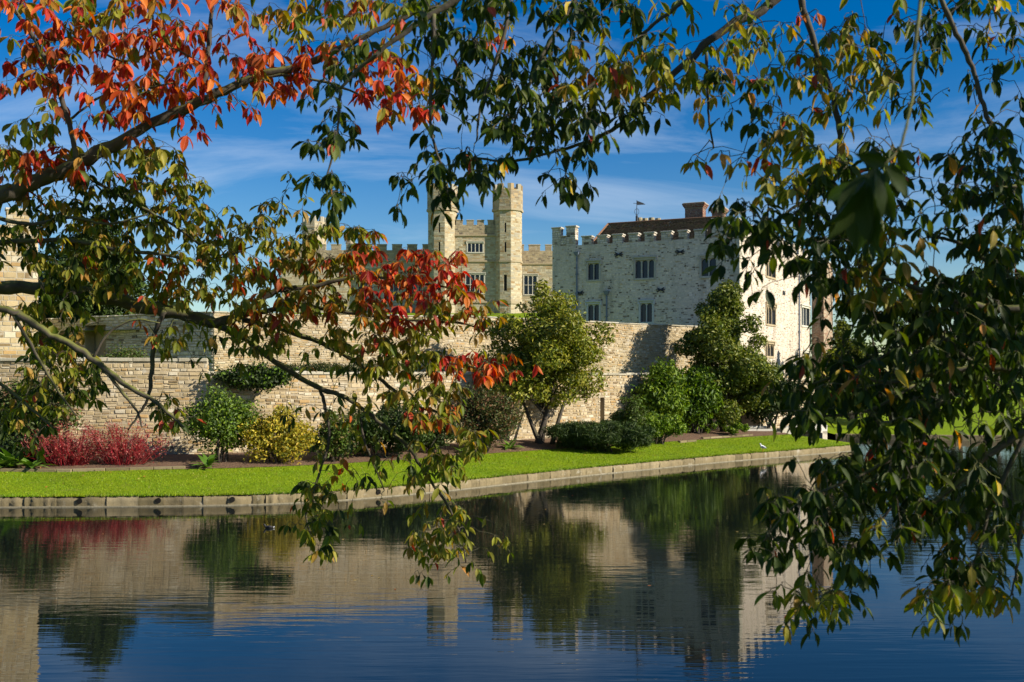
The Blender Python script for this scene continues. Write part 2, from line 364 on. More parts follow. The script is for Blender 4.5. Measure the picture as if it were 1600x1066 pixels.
# ------------------------------------------------------------------ ground, moat, lawn
def crom(pts, n):
    pts = [Vector(p) for p in pts]; q = [2 * pts[0] - pts[1]] + pts + [2 * pts[-1] - pts[-2]]; o = []
    for i in range(1, len(q) - 2):
        a, b, c, d = q[i - 1:i + 3]
        for k in range(n):
            t = k / n; o.append(.5 * ((2 * b) + (c - a) * t + (2 * a - 5 * b + 4 * c - d) * t * t + (3 * b - a - 3 * c + d) * t ** 3))
    o.append(pts[-1]); return o
KP = [(-46, 31), (-24, 31.2), (-15.8, 31.5), (-8, 32.2), (-3.5, 35), (2.6, 41.3), (9.6, 48.1), (14, 51.8), (18.6, 55.9)]
WP = [(-46, 39.2), (-25, 39.2), (-17.5, 39.4), (-11.5, 40.9), (-7, 43.6), (-2.7, 47.3), (4.5, 53.5), (9.5, 57.9), (14.5, 62)]
KN = crom([V2(p) for p in KP], 12); WN = crom([V2(p) for p in WP], 12)
def gz(t): return .33 + .62 * t
def at_st(i, t): p = KN[i].lerp(WN[i], t); return Vector((p.x, p.y, gz(t)))
def ground_at(px, Y):
    """height of the island bank at a point"""
    x = (px - 800) / FPX * Y; best = min(range(len(KN)), key=lambda i: abs((KN[i].lerp(WN[i], .7) - Vector((x, Y, 0))).length))
    a, b = KN[best], WN[best]; t = max(0, min(1, (Vector((x, Y, 0)) - a).dot(b - a) / (b - a).length_squared)); return gz(t)
LT = .60
mb = MB(); NT = 10
for i in range(len(KN) - 1):
    for j in range(NT):
        a, b = j / NT * LT, (j + 1) / NT * LT
        mb.poly([at_st(i, a), at_st(i + 1, a), at_st(i + 1, b), at_st(i, b)])
# the lawn runs on to the inlet at its right end
e = KN[-1]; w_ = WN[-1]
for j in range(NT):
    a, b = j / NT * LT, (j + 1) / NT * LT
    A, B = at_st(len(KN) - 1, a), at_st(len(KN) - 1, b); k0, k1 = max(0, .75 * (1 - a / LT)), max(0, .75 * (1 - b / LT))
    mb.poly([A, A + Vector((.8 * k0, .75 * k0, 0)), B + Vector((.8 * k1, .75 * k1, 0)), B])
struct(mb.build('lawn', M['lawn']))
mb = MB()
for i in range(len(KN) - 1):
    for j in range(4):
        a, b = LT - .01 + j / 4 * (1.01 - LT + .02), LT - .01 + (j + 1) / 4 * (1.01 - LT + .02); f = lambda ii, t: at_st(ii, t) + Vector((0, 0, .012 + (.05 if LT < t < .99 else 0)))
        mb.poly([f(i, a), f(i + 1, a), f(i + 1, b), f(i, b)])
struct(mb.build('flower_bed_soil', M['soil']))

# grass blades over the lawn and spilling on the kerb
rg = np.random.default_rng(3)
nb = 90000; ii = rg.integers(0, len(KN) - 1, nb); wts = np.array([(KN[i + 1] - KN[i]).length for i in range(len(KN) - 1)]); ii = rg.choice(len(KN) - 1, nb, p=wts / wts.sum())
fu = rg.random(nb)[:, None]; ft = np.concatenate((rg.random(nb - 14000) * LT, rg.random(14000) ** 2 * .02 - .004))[:, None]
ka = np.array([tuple(p) for p in KN]); wa = np.array([tuple(p) for p in WN])
kk = ka[ii] * (1 - fu) + ka[ii + 1] * fu; ww = wa[ii] * (1 - fu) + wa[ii + 1] * fu
pp = kk * (1 - ft) + ww * ft; pp[:, 2] = .33 + .62 * ft[:, 0] - .005
an = rg.random(nb) * 6.283; hh = rg.uniform(.025, .06, nb); hh[-14000:] *= 1.7; wd = .012
d = np.stack((np.cos(an), np.sin(an), 0 * an), 1) * wd; tip = pp + np.stack((rg.normal(0, .025, nb), rg.normal(0, .025, nb), hh), 1)
vv = np.stack((pp - d, pp + d, tip), 1).reshape(-1, 3)
cc = np.array([(.14, .23, .005), (.20, .31, .008), (.26, .33, .014), (.10, .17, .006)])[rg.integers(0, 4, nb)] * rg.uniform(.8, 1.15, (nb, 1)); pt_ = np.sin(pp[:, 0] * .9 + 1.3 * np.sin(pp[:, 1] * .7)) * np.sin(pp[:, 1] * 1.1 + pp[:, 0] * .35) + .6 * np.sin(pp[:, 0] * 2.7 + pp[:, 1] * 1.9) * np.sin(pp[:, 1] * 3.1 - pp[:, 0]); cc = cc * (1 + .16 * pt_)[:, None]; cc[:, 0] *= 1 + .10 * np.sin(pp[:, 0] * 1.7 + 2 * np.sin(pp[:, 1] * 1.3)); cc[rg.random(nb) < .03] = (.30, .27, .08); cc = np.repeat(cc, 3, 0)
go = link('grass', raw_mesh('grass', vv, np.arange(nb * 3), np.full(nb, 3), cc), M['shrub'], None, True)
tag(go, 'short bright green blades of the mown lawn along the moat', 'grass')

# the kerb, stone by stone
kerb = struct(bpy.data.objects.new('kerb', None)); COL.objects.link(kerb)
kl = []; acc = 0.0; Rk = random.Random(11)
seg = [(KN[i], KN[i + 1]) for i in range(len(KN) - 1)]; total = sum((b - a).length for a, b in seg)
def kat(s):
    for a, b in seg:
        l = (b - a).length
        if s <= l: return a.lerp(b, s / l), (b - a).normalized()
        s -= l
    return seg[-1][1].copy(), (seg[-1][1] - seg[-1][0]).normalized()
PAL_KERB = pal(((.23, .185, .105), 5), ((.20, .16, .09), 3), ((.27, .22, .13), 2), ((.16, .13, .07), 1.5))
s = 12.0; drains = [kat(0)]
while s < total - .3:
    l = Rk.uniform(.35, .95); p0, t0 = kat(s); p1, _ = kat(s + l); U = (p1 - p0); LL = U.length; U.normalize(); Nn = Vector((U.y, -U.x, 0))
    m = MB(); top = .335 + Rk.uniform(-.012, .02); pr = Rk.uniform(-.01, .02)
    col = pick(PAL_KERB, Rk, .14); ns = 6
    ft = [(Rk.uniform(-.03, .035), Rk.uniform(-.035, .02)) for _ in range(ns + 1)]; rows = []
    for q in range(ns + 1):
        u = -.012 + (LL + .024) * q / ns; e = .014 if q in (0, ns) else 0; dn, dz = ft[q]
        rows.append([p0 + U * u + Nn * (n + Rk.uniform(-.016, .016)) + Z * (z + Rk.uniform(-.012, .012)) for n, z in ((-.34, -.2), (-.34, top + dz - .02 - e), (-.14, top + dz - e), (-.03 + pr + dn * .5 - e, top + dz - .015 - e), (.02 + pr + dn - e, top - .075), (.035 + pr + dn - e, .16), (.02 + pr + dn - e, .05), (.02 + pr + dn - e, -.2))])
    b_ = len(m.v)
    for rr_ in rows: m.v += [tuple(x) for x in rr_]; m.c += [col] * 8
    for q in range(ns):
        for w__ in range(7): a_ = b_ + q * 8 + w__; m.f.append((a_, a_ + 1, a_ + 9, a_ + 8))

    m.build('kerb_stone', M['kerb'], kerb, smooth=True)
    s += l
m = MB()
for i in range(len(KN) - 1):
    U = (KN[i + 1] - KN[i]).normalized(); Nn = Vector((U.y, -U.x, 0)); m.box(KN[i], U, Z, Nn, 0, (KN[i + 1] - KN[i]).length, -1, .035, -.3, .12, (.27, .24, .17))
m.build('footing', M['kerb'], kerb)
for px in (125, 248, 363, 590):
    i = min(range(len(KN)), key=lambda q: abs(KN[q].x / KN[q].y * FPX + 800 - px)); i = min(i, len(KN) - 2)
    a, b = KN[i], KN[i + 1]; k = (px - 800) / FPX; dd = b - a; t = (k * a.y - a.x) / (dd.x - k * dd.y); p = a + dd * t
    U = dd.normalized(); Nn = Vector((U.y, -U.x, 0)); m = MB(); m.tube([p + Z * .19 - Nn * .1, p + Z * .19 + Nn * .075], [.085, .085], 12, (.1, .09, .08)); o = m.build('drain_pipe', M['dark'], kerb)

# water, moat bed / far ground sheet, near bank, far bank
m = MB(); m.poly([(-160, 9, 0), (160, 9, 0), (160, 110, 0), (-160, 110, 0)]); struct(m.build('moat_water', M['water']))
m = MB(); m.poly([(-4000, -1500, -1.4), (4000, -1500, -1.4), (4000, 5000, -1.4), (-4000, 5000, -1.4)]); struct(m.build('ground', M['lawn']))
m = MB(); nb_ = [(-30, 2.1), (1, 2.1), (4, 2.0), (7, 1.35), (9.5, .55), (12, -.3), (14, -1.5)]
for (y0, z0), (y1, z1) in zip(nb_, nb_[1:]): m.poly([(-60, y0, z0), (60, y0, z0), (60, y1, z1), (-60, y1, z1)])
struct(m.build('near_bank', M['lawn']))
m = MB()
FB = [(21.0, 66.5, .30), (26, 65, .30), (33, 64.3, .3), (60, 66, .3), (140, 66, .3)]; FB2 = [(18.5, 74, 1.2), (27, 82, 1.25), (40, 86, 1.3), (80, 95, 1.6), (160, 95, 1.6)]; FB3 = [(10, 300, 3), (40, 330, 4), (80, 330, 4), (240, 330, 4), (600, 330, 4)]
for A, B in ((FB, FB2), (FB2, FB3)):
    for i in range(len(A) - 1): m.poly([A[i], A[i + 1], B[i + 1], B[i]])
for i in range(len(FB) - 1): m.poly([(FB[i][0], FB[i][1], -1.2), (FB[i + 1][0], FB[i + 1][1], -1.2), FB[i + 1], FB[i]])
struct(m.build('far_bank_lawn', M['lawn']))
fk = struct(bpy.data.objects.new('far_kerb', None)); COL.objects.link(fk)
for i in range(3):
    a, b = Vector(FB[i]), Vector(FB[i + 1]); a.z = b.z = 0; U = (b - a).normalized(); Nn = Vector((U.y, -U.x, 0)); s = 0; l0 = (b - a).length
    while s < l0 - .2 and s < 14:
        l = min(Rk.uniform(.6, 1.1), l0 - s); m = MB(); m.box(a, U, Z, Nn, s + .01, s + l - .01, -.2, .34 + Rk.uniform(0, .03), -.3, .12, pick(PAL_KERB, Rk), .03); m.build('kerb_stone', M['kerb'], fk); s += l
# terrace fill and castle mound
m = MB()
TER = [(-46, 40), (-13.1, 41), (-7, 44.2), (-2.7, 48), (4.5, 54.2), (14.5, 62.6), (16, 66)]; UPW = [(-46, 54), (-13.1, 45.2), (-8.3, 48.2), (-3.5, 51.2), (3.5, 56.7), (10.5, 62.2), (12, 66)]
for i in range(len(TER) - 1): m.poly([(*TER[i], 4.0), (*TER[i + 1], 4.0), (*UPW[i + 1], 4.05), (*UPW[i], 4.05)])
struct(m.build('terrace_ground', M['lawn']))
m = MB(); U2 = [(-46, 56), (-13.1, 45.9), (-8.3, 48.8), (-3.5, 51.8), (3.5, 57.3), (10.5, 63), (16, 68)]
TOP = [(-70, 131.5, 12.3), (-40, 131.5, 12.3), (-25, 131.5, 12.3), (-10, 131.5, 12.3), (3, 131.5, 12.3), (12, 131.5, 12.3), (26, 131.5, 12)]
BK = [(-70, 175, 12.3), (-40, 175, 12.3), (-25, 175, 12.3), (-10, 175, 12.3), (3, 175, 12.3), (12, 175, 12.3), (30, 175, 12)]
for i in range(len(U2) - 1):
    a0, a1 = (*U2[i], 6.2), (*U2[i + 1], 6.2)
    b0, b1 = (U2[i][0] * 1.1, U2[i][1] + 22, 6.6), (U2[i + 1][0] * 1.1, U2[i + 1][1] + 22, 6.6)
    m.poly([a0, a1, b1, b0]); m.poly([b0, b1, TOP[i + 1], TOP[i]]); m.poly([TOP[i], TOP[i + 1], BK[i + 1], BK[i]])
struct(m.build('castle_mound', M['lawn']))

# ------------------------------------------------------------------ garden walls
def wall(name, label, pts, z0, tops, palette, mt, thick=.6, coping=True, ch=(.1, .19), ln=(.13, .36), holes={}, keep=None, group=None, copz=(.10, .16)):
    base = V2(pts[0]); base.z = z0
    w = thing(name, label, 'wall', base, group); core = MB(); st = MB(); rng = random.Random(name + label)
    for i in range(len(pts) - 1):
        a, b = V2(pts[i]), V2(pts[i + 1]); a.z = b.z = z0; U = (b - a); W = U.length; U.normalize(); Nn = Vector((U.y, -U.x, 0)); H = tops[i] - z0
        hl = holes.get(i, [])
        core_face(core, a, U, Z, Nn, W, H, hl, thick - .05, (.40, .33, .23))
        core.box(a, U, Z, Nn, 0, W, 0, H, -thick - .02, -thick + .01, (.38, .33, .25))
        core.poly([a + Z * H, b + Z * H, b + Z * H - Nn * thick, a + Z * H - Nn * thick], (.4, .35, .26))
        for q in (0, W): core.poly([a + U * q, a + U * q + Z * H, a + U * q + Z * H - Nn * thick, a + U * q - Nn * thick], (.4, .35, .26))
        lay_stones(st, a, U, Z, Nn, W, H, hl, palette, ch, ln, rng=rng, proud=(.004, .04), gap=.012, keep=keep, ragged=.02, wave=.035, sneck=.25)
        for q, dU in ((0, -1), (1, 1)):
            lay_stones(st, a + U * (W * q) - Nn * (thick if q == 0 else 0), Nn * -dU, Z, U * dU, thick, H, [], palette, ch, ln, rng=rng)
        if coping:
            u = 0
            while u < W - .1:
                l = min(rng.uniform(.45, .95), W - u)
                if W - u - l < .3: l = W - u
                m = MB(); m.box(a, U, Z, Nn, u + .006, u + l - .006, H + .002, H + rng.uniform(*copz) + rng.uniform(-.02, .02), -thick - .06, .07 + rng.uniform(-.04, .03), pick(pal(((.47, .43, .33), 3), ((.40, .36, .27), 2), ((.53, .49, .40), 1)), rng), .02)
                m.build('coping_stone', mt, w); u += l
    core.build('wall_core', mt, w); st.build('stonework', mt, w, stuff=True)
    return w
singles = []
wl = wall('garden_wall', 'ochre rubble retaining wall with raised flat coping behind the red dogwoods', [(-46, 39.2), (-25, 39.2), (-17.5, 39.4), (-12.1, 40.7)], .2, [4.62, 4.62, 4.62], PAL_WALL, M['wallstone'], keep=(.045, singles), group='retaining walls', ch=(.11, .21), ln=(.16, .44), copz=(.14, .18))
vis = [q for q in singles if 60 < (q[0].x + q[1].x * q[4]) / (q[0].y + q[1].y * q[4]) * FPX + 800 < 340]
vis.sort(key=lambda q: -(q[5] - q[4]) * (q[7] - q[6])); rest = MB(); Rw = random.Random(5)
for k, q in enumerate(vis[:260]):
    m = MB(); m.stone(*q[:4], *q[4:10], Rw); m.build('stone', M['wallstone'], wl)
vs_ = {id(q) for q in vis[:260]}
for q in singles:
    if id(q) not in vs_: rest.stone(*q[:4], *q[4:10], Rw)
rest.build('rubble', M['wallstone'], wl, stuff=True)
wall('garden_wall', 'long ochre rubble retaining wall behind the yellow shrub and magnolias', [(-12.1, 40.72), (-7, 43.6), (-2.7, 47.3), (4.5, 53.5), (9.5, 57.9), (12.7, 60.5)], .2, [4.12] * 5, PAL_WALL, M['wallstone'], holes={3: [(.15, .47, 1.1, 2.75)]}, group='retaining walls')
# arched water passage at the right end
def fpx(a, U, px): k = (px - 800) / FPX; return (k * a.y - a.x) / (U.x - k * U.y)
ga = V2((12.7, 60.5)); gb = V2((19.6, 66.3)); U = (gb - ga).normalized(); Nn = Vector((U.y, -U.x, 0))
gw = thing('arch_wall', 'ochre rubble wall with dark round arch beside the flat stone bridge', 'wall', ga + Z * .2, 'retaining walls')
m = MB(); c = MB(); W = (gb - ga).length; O = ga + Z * .2; hl = [(.55, 3.2, 0, 2.15)]
core_face(c, O, U, Z, Nn, W, 3.92, hl, 1.4); c.poly([O + Z * 3.92, O + U * W + Z * 3.92, O + U * W + Z * 3.92 - Nn * .7, O + Z * 3.92 - Nn * .7]); c.build('wall_core', M['wallstone'], gw)
lay_stones(m, O, U, Z, Nn, W, 3.92, [(.3, 3.45, 0, 2.3)], PAL_WALL, rng=random.Random(21)); m.build('stonework', M['wallstone'], gw, stuff=True)
for k in range(13):
    a0, a1 = math.pi * k / 13 + .02, math.pi * (k + 1) / 13 - .02; m = MB(); r0, r1 = 1.30, 1.62; cx, cz = 1.875, .95
    f = lambda r, a, n: O + U * (cx - r * math.cos(a)) + Z * (cz + r * .93 * math.sin(a)) + Nn * n
    m.hull8([f(r0, a0, -.5), f(r0, a1, -.5), f(r1, a1, -.5), f(r1, a0, -.5), f(r0, a0, .05), f(r0, a1, .05), f(r1, a1, .05), f(r1, a0, .05)], pick(PAL_WALL, Rw)); m.build('arch_stone', M['wallstone'], gw)
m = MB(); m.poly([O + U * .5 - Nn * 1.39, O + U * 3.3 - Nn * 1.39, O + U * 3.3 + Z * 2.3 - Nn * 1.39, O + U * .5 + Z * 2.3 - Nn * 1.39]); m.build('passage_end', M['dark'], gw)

wall('terrace_wall', 'upper rubble wall catching the tree shadow in front of the keep', [(-13.1, 45), (-8.3, 48), (-3.5, 51), (3.5, 56.5), (10.5, 62), (13.2, 63.95)], 3.9, [6.85, 6.98, 7.08, 7.08, 7.08], PAL_WALL, M['wallstone'], ch=(.08, .16), ln=(.11, .3), copz=(.06, .09), group='upper walls')
wall('shaded_wall', 'dark shaded rubble wall above the left coping, behind the branches', [(-23.5, 51), (-13.15, 45.03)], 3.9, [6.85], PAL_KEEP, M['stone'], holes={0: [(3.4, 4.9, .1, 2.6)]}, group='upper walls', copz=(.06, .09))

# bridge, steps
br = thing('stone_bridge', 'low pale flat-arched footbridge over the dark inlet', 'bridge', (16.5, 62.2, .6))
pa, pb = V2((16.5, 61.7)), V2((20.2, 65.6)); U = (pb - pa).normalized(); Nn = Vector((U.y, -U.x, 0)); W = (pb - pa).length
for q, nm in ((0, 'parapet'), (-1.7, 'parapet')):
    m = MB(); k = 10
    for i in range(k):
        f = lambda t: .95 + .28 * math.sin(math.pi * t); a, b = i / k, (i + 1) / k; lo = lambda t: .35 + .32 * math.sin(math.pi * t)
        m.hull8([pa + U * W * a + Z * lo(a) + Nn * (q - .3), pa + U * W * b + Z * lo(b) + Nn * (q - .3), pa + U * W * b + Z * f(b) + Nn * (q - .3), pa + U * W * a + Z * f(a) + Nn * (q - .3),
                 pa + U * W * a + Z * lo(a) + Nn * q, pa + U * W * b + Z * lo(b) + Nn * q, pa + U * W * b + Z * f(b) + Nn * q, pa + U * W * a + Z * f(a) + Nn * q], (.55, .53, .47))
    m.build('parapet', M['dressed'], br)
m = MB(); m.box(pa, U, Z, Nn, -.2, W + .3, .6, .78, -1.7, -.3, (.4, .38, .33)); m.build('deck', M['dressed'], br)
for q in (0, W - .5): m = MB(); m.box(pa, U, Z, Nn, q - .15, q + .5, -.8, .58, -2, 0.0, (.45, .41, .33)); m.build('abutment', M['dressed'], br)
st = thing('stone_steps', 'low grey slab steps at the lawn end of the footbridge', 'steps', (14.4, 59.6, .6)); pa = V2((13.6, 59.2)); U = Vector((.93, .36, 0)); Nn = Vector((.36, -.93, 0))
for i, (a, b, z) in enumerate(((0, 2.2, .82), (.15, 2.1, .98), (.3, 1.9, 1.14))): m = MB(); m.box(pa, U, Z, Nn, a, b, z - .14 if i else .4, z, -1.6 + i * .1, .15 - i * .42, (.44, .42, .38), .02); m.build('step', M['dressed'], st)
m = MB(); m.box(pa, U, Z, Nn, 2.25, 2.85, .3, 1.02, -.3, .2, (.52, .48, .38), .03); m.build('end_block', M['dressed'], st)

# ------------------------------------------------------------------ the keep (grey ragstone block)
CORN = V2((14.17, 63.87)); LEFT = V2((2.72, 69.0)); UF = (CORN - LEFT).normalized(); NF = Vector((UF.y, -UF.x, 0)); WF = (CORN - LEFT).length
UR = Vector((.5, .866, 0)); NR = Vector((.866, -.5, 0)); WR = 17.9
ZB = 3.0; SILL = 12.82; MER = 13.42
keep = thing('stone_keep', 'grey ragstone keep with crenellated parapet, hipped roof and one sunlit face', 'building', LEFT + Z * ZB)
def fz(a, U, px, py): t = fpx(a, U, px); return t, zat(py, (a + U * t).y)
hf, hr, wins = [], [], []
for (x0, x1, y0, y1, n, arch) in ((919, 936, 412, 437, 2, 1), (993, 1022, 407, 434, 3, 1), (1096, 1119, 404, 431, 2, 1), (919, 936, 476, 503, 2, 1), (1001, 1019, 474, 503, 2, 1)):
    t0, z1 = fz(LEFT, UF, x0, y0); t1, z0 = fz(LEFT, UF, x1, y1); hf.append((t0, t1, z0 - ZB, z1 - ZB)); wins.append((LEFT, UF, NF, t0, t1, z0, z1, n, arch, (.46, .43, .37) if y0 < 450 else (.52, .52, .52)))
for (x0, x1, y0, y1, n) in ((1197, 1211, 407, 435, 3), (1252.5, 1264, 417, 441, 3), (1197, 1211, 477, 508, 3), (1252, 1264, 480, 510, 3), (1196, 1208, 537, 557, 3), (1256, 1264, 551, 580, 2)):
    t0, z1 = fz(CORN, UR, x0, y0); t1, z0 = fz(CORN, UR, x1, y1); hr.append((t0, t1, z0 - ZB, z1 - ZB)); wins.append((CORN, UR, NR, t0, t1, z0, z1, n, 0 if x0 > 1250 else 1, (.6, .58, .5) if x0 > 1250 else (.42, .34, .22)))
c = MB(); core_face(c, LEFT + Z * ZB, UF, Z, NF, WF, SILL - ZB, hf); core_face(c, CORN + Z * ZB, UR, Z, NR, WR, 13.15 - ZB, hr)
bl = LEFT + UR * WR
c.poly([LEFT + Z * ZB, bl + Z * ZB, bl + Z * SILL, LEFT + Z * SILL], (.4, .37, .3)); e_ = CORN + UR * WR
c.poly([bl + Z * ZB, e_ + Z * ZB, e_ + Z * 13.1, bl + Z * 13.1], (.4, .37, .3)); c.poly([LEFT + Z * (SILL - .3), CORN + Z * (SILL - .3), e_ + Z * (SILL - .3), bl + Z * (SILL - .3)], (.3, .28, .25))
c.build('wall', M['stone'], keep)
m = MB(); rk = random.Random(31)
lay_stones(m, LEFT + Z * ZB, UF, Z, NF, WF, SILL - ZB, [(a - .13, b + .13, c_ - .13, d_ + .13) for a, b, c_, d_ in hf], PAL_KEEP, (.09, .16), (.09, .25), rng=rk, gap=.012, proud=(.002, .022), wave=.03, sneck=.2, ragged=.014)
lay_stones(m, CORN + Z * ZB, UR, Z, NR, WR, 13.15 - ZB, [(a - .13, b + .13, c_ - .13, d_ + .13) for a, b, c_, d_ in hr], PAL_KEEP, (.09, .16), (.09, .25), rng=rk, gap=.012, proud=(.002, .022), wave=.03, sneck=.2, ragged=.014)
m.build('stonework', M['stone'], keep, stuff=True)
# quoins on the near corner
for k in range(26):
    m = MB(); z = ZB + .02 + k * .39; a, b = (.55, .3) if k % 2 else (.3, .55); col = pick(pal(((.5, .47, .38), 2), ((.44, .41, .33), 2)), rk)
    m.box(CORN + Z * z, -UF, Z, NF, -.045, a, 0, .37, -.2, .042, col, .012); m.box(CORN + Z * z, UR, Z, NR, -.04, b, 0, .37, -.2, .044, col, .012); m.build('quoin', M['stone'], keep)
for (a, U, n_, t0, t1, z0, z1, n, arch, scn) in wins: window(keep, a + U * t0 + Z * z0, U, n_, t1 - t0, z1 - z0, n, bool(arch), None, scn)
# parapet: merlons on the front
def merlon(parent, a, U, Nn, t0, t1, z0, z1, D=.5, palette=PAL_KEEP, mt='stone', cap=.09, **k):
    m = MB(); stone_block(m, a + U * t0 + Z * z0, U, Nn, t1 - t0, D, z1 - z0 - cap, palette, cap, rng=rk, ch=(.1, .18), ln=(.15, .36), **k); return m.build('merlon', M[mt], parent)
fl = lambda px: fpx(LEFT, UF, px)
for x0, x1 in ((909, 924), (933, 948.5), (957, 972.5), (982, 997), (1007, 1022), (1033, 1049), (1060, 1074), (1085, 1101)): merlon(keep, LEFT, UF, NF, fl(x0), fl(x1), SILL, MER)
merlon(keep, LEFT, UF, NF, fl(862.5), fl(876), SILL, zat(355.5, 69)); merlon(keep, LEFT, UF, NF, fl(884.5), fl(899.5), SILL, zat(353.5, 68.7))
merlon(keep, LEFT, UF, NF, fl(876.2), fl(884.3), SILL, zat(369, 68.8), cap=.04); merlon(keep, LEFT, UF, NF, fl(1112), fl(1129), SILL, zat(341, 64.5)); merlon(keep, LEFT, UF, NF, fl(1129.2), fl(1141), SILL, zat(353, 64.3), cap=.05); merlon(keep, LEFT, UF, NF, fl(1141.2), WF - .02, SILL, zat(341, 64))
tt = .55
while tt < WR - .8:
    w_m = .95; merlon(keep, CORN, UR, NR, tt, tt + w_m, 13.15, 13.85); tt += 1.75
# tie plates, drain pipes, hopper, lamp
for (a, U, n_, px, py) in ((LEFT, UF, NF, 967, 398), (LEFT, UF, NF, 1063, 394), (LEFT, UF, NF, 1032.5, 453), (LEFT, UF, NF, 906, 458), (CORN, UR, NR, 1216, 400), (CORN, UR, NR, 1224, 458)):
    t, z = fz(a, U, px, py); m = MB(); o = a + U * t + Z * z + n_ * .06
    for sg in (-1, 1): m.tube([o + U * -.24 + Z * -.13 * sg, o + U * .24 + Z * .13 * sg], [.04, .04], 5); 
    m.tube([o - U * .3, o + U * .3], [.035, .035], 5); m.build('tie_plate', M['iron'], keep)
def pipe(a, U, n_, px, py0, py1, hop=True):
    t, z0 = fz(a, U, px, py0); _, z1 = fz(a, U, px, py1); o = a + U * t + n_ * .1; m = MB()
    m.tube([o + Z * z1, o + Z * (z0 - .2)], [.055, .055], 8); p = m.build('drain_pipe', M['lead'], keep)
    m = MB(); m.hull8([o + U * u * (.10 if k < 4 else .19) + n_ * v * (.1 if k < 4 else .16) + Z * (z0 - .25 if k < 4 else z0) for k, (u, v) in enumerate([(-1, -1), (1, -1), (1, 1), (-1, 1)] * 2)], (.1, .12, .16)); m.build('hopper', M['lead'], p)
    for k in range(int((z0 - z1) / 1.3)): m = MB(); m.box(o, U, Z, n_, -.09, .09, z1 + .4 + k * 1.3, z1 + .47 + k * 1.3, -.08, .06); m.build('bracket', M['lead'], p)
pipe(LEFT, UF, NF, 902, 394, 500); pipe(LEFT, UF, NF, 948.5, 455, 505); pipe(CORN, UR, NR, 1247, 404, 582)
t, z = fz(LEFT, UF, 1135, 384); m = MB(); o = LEFT + UF * t + Z * z; m.tube([o, o + NF * .3], [.03, .03], 6); m.box(o + NF * .3, UF, Z, NF, -.2, .2, -.12, .06, -.12, .16, (.03, .03, .04), .03); m.build('wall_lamp', M['iron'], keep)
m = MB(); o = LEFT + UF * t + Z * (z - .14) + NF * .3; m.box(o, UF, Z, NF, -.14, .14, -.05, .02, -.08, .1); m.build('lamp_glass', M['white'], keep)
# hipped roof of clay tiles
ri = 1.1; e0 = LEFT + UF * 1.9 + UR * ri; e1 = CORN - UF * .9 + UR * ri; b0 = e0 + UR * 10; b1 = e1 + UR * 10; zr0 = SILL - .2
rd0 = P(950, 350.5, 73.3); rd1 = P(1125, 339.7, 69.2)
roof = MB(); tl = MB(); rt = random.Random(8)
for quad in ((e0, e1, rd1, rd0), (b1, b0, rd0, rd1), (b0, e0, rd0, rd0), (e1, b1, rd1, rd1)):
    q = [Vector(x) for x in quad]; q[0].z = zr0; q[1].z = zr0; q_ = [x - Vector((0, 0, .35)) for x in q]; roof.poly(q_ if (q[2] - q[3]).length > .1 else q_[:3], (.05, .03, .02))
    Lh = (q[1] - q[0]).length; rows = 26
    nrm = (q[1] - q[0]).cross(q[3] - q[0]).normalized()
    for r in range(rows):
        a0, a1 = q[0].lerp(q[3], r / rows), q[1].lerp(q[2], r / rows); c0, c1 = q[0].lerp(q[3], (r + 1) / rows), q[1].lerp(q[2], (r + 1) / rows); n = max(1, int((a1 - a0).length / .24))
        for k in range(n):
            f0, f1 = (k + .03) / n, (k + .97) / n; h = rt.uniform(.02, .045)
            p = [a0.lerp(a1, f0) + nrm * h, a0.lerp(a1, f1) + nrm * h, c0.lerp(c1, f1) + nrm * .008, c0.lerp(c1, f0) + nrm * .008]; col = pick(PAL_TILE, rt, .2)
            tl.poly(p, col); tl.poly([p[0] - nrm * .03, p[1] - nrm * .03, p[1], p[0]], col)
rf = roof.build('roof', M['tile'], keep); tl.build('tile_courses', M['tile'], rf, stuff=True)
m = MB(); m.tube([rd0, rd1], [.1, .1], 7, (.2, .1, .05)); m.tube([rd0, Vector((e0.x, e0.y, zr0))], [.09, .09], 6, (.26, .14, .08)); m.build('ridge_tiles', M['tile'], rf)
# chimneys, pots, weathervane
def chimney(px0, px1, y0, y1, Y, depth=.9):
    a = P(px0, y1 + 14, Y); b = P(px1, y1 + 14, Y); W = (b - a).length; H = zat(y0, Y) - a.z; U = UF.copy(); m = MB(); W = W * .82
    kw = dict(ch=(.075, .08), ln=(.2, .24), rng=rk, gap=.012, proud=(.004, .012))
    stone_block(m, a, U, NF, W, depth, H - .3, PAL_BRICK, 0, **kw); ch = m.build('chimney', M['brick'], keep)
    for i, (ex, hh_) in enumerate(((.06, .1), (.12, .1), (.17, .12))):
        m = MB(); stone_block(m, a - U * ex + NF * ex + Z * (H - .3 + (0, .1, .2)[i]), U, NF, W + 2 * ex, depth + 2 * ex, hh_, PAL_BRICK, 0, **kw); m.build('corbel_course', M['brick'], ch)
    m = MB(); m.box(a + Z * (H + .02), U, Z, NF, -.1, W + .1, 0, .05, -depth - .1, .1, (.42, .38, .3), .02); m.build('cap', M['dressed'], ch)
chimney(1070, 1105, 319, 342, 72); chimney(1112, 1134, 326, 342, 70)
for i, px in enumerate((999, 1008, 1018, 1028)):
    p = P(px, 350, 74 + (i % 2) * .6); m = MB(); r = .19; h = zat(340.5 + (i % 2), p.y) - p.z
    m.tube([p, p + Z * (h - .18), p + Z * (h - .17), p + Z * h], [r, r * .92, r * 1.2, r * 1.15], 10, (.36, .31, .2)); m.build('chimney_pot', M['dressed'], keep)
wv = P(995, 349, 73); m = MB(); zt = zat(313, 73); m.tube([wv, wv + Z * .55, wv + Z * .56, Vector((wv.x, wv.y, zt))], [.1, .08, .028, .02], 6)
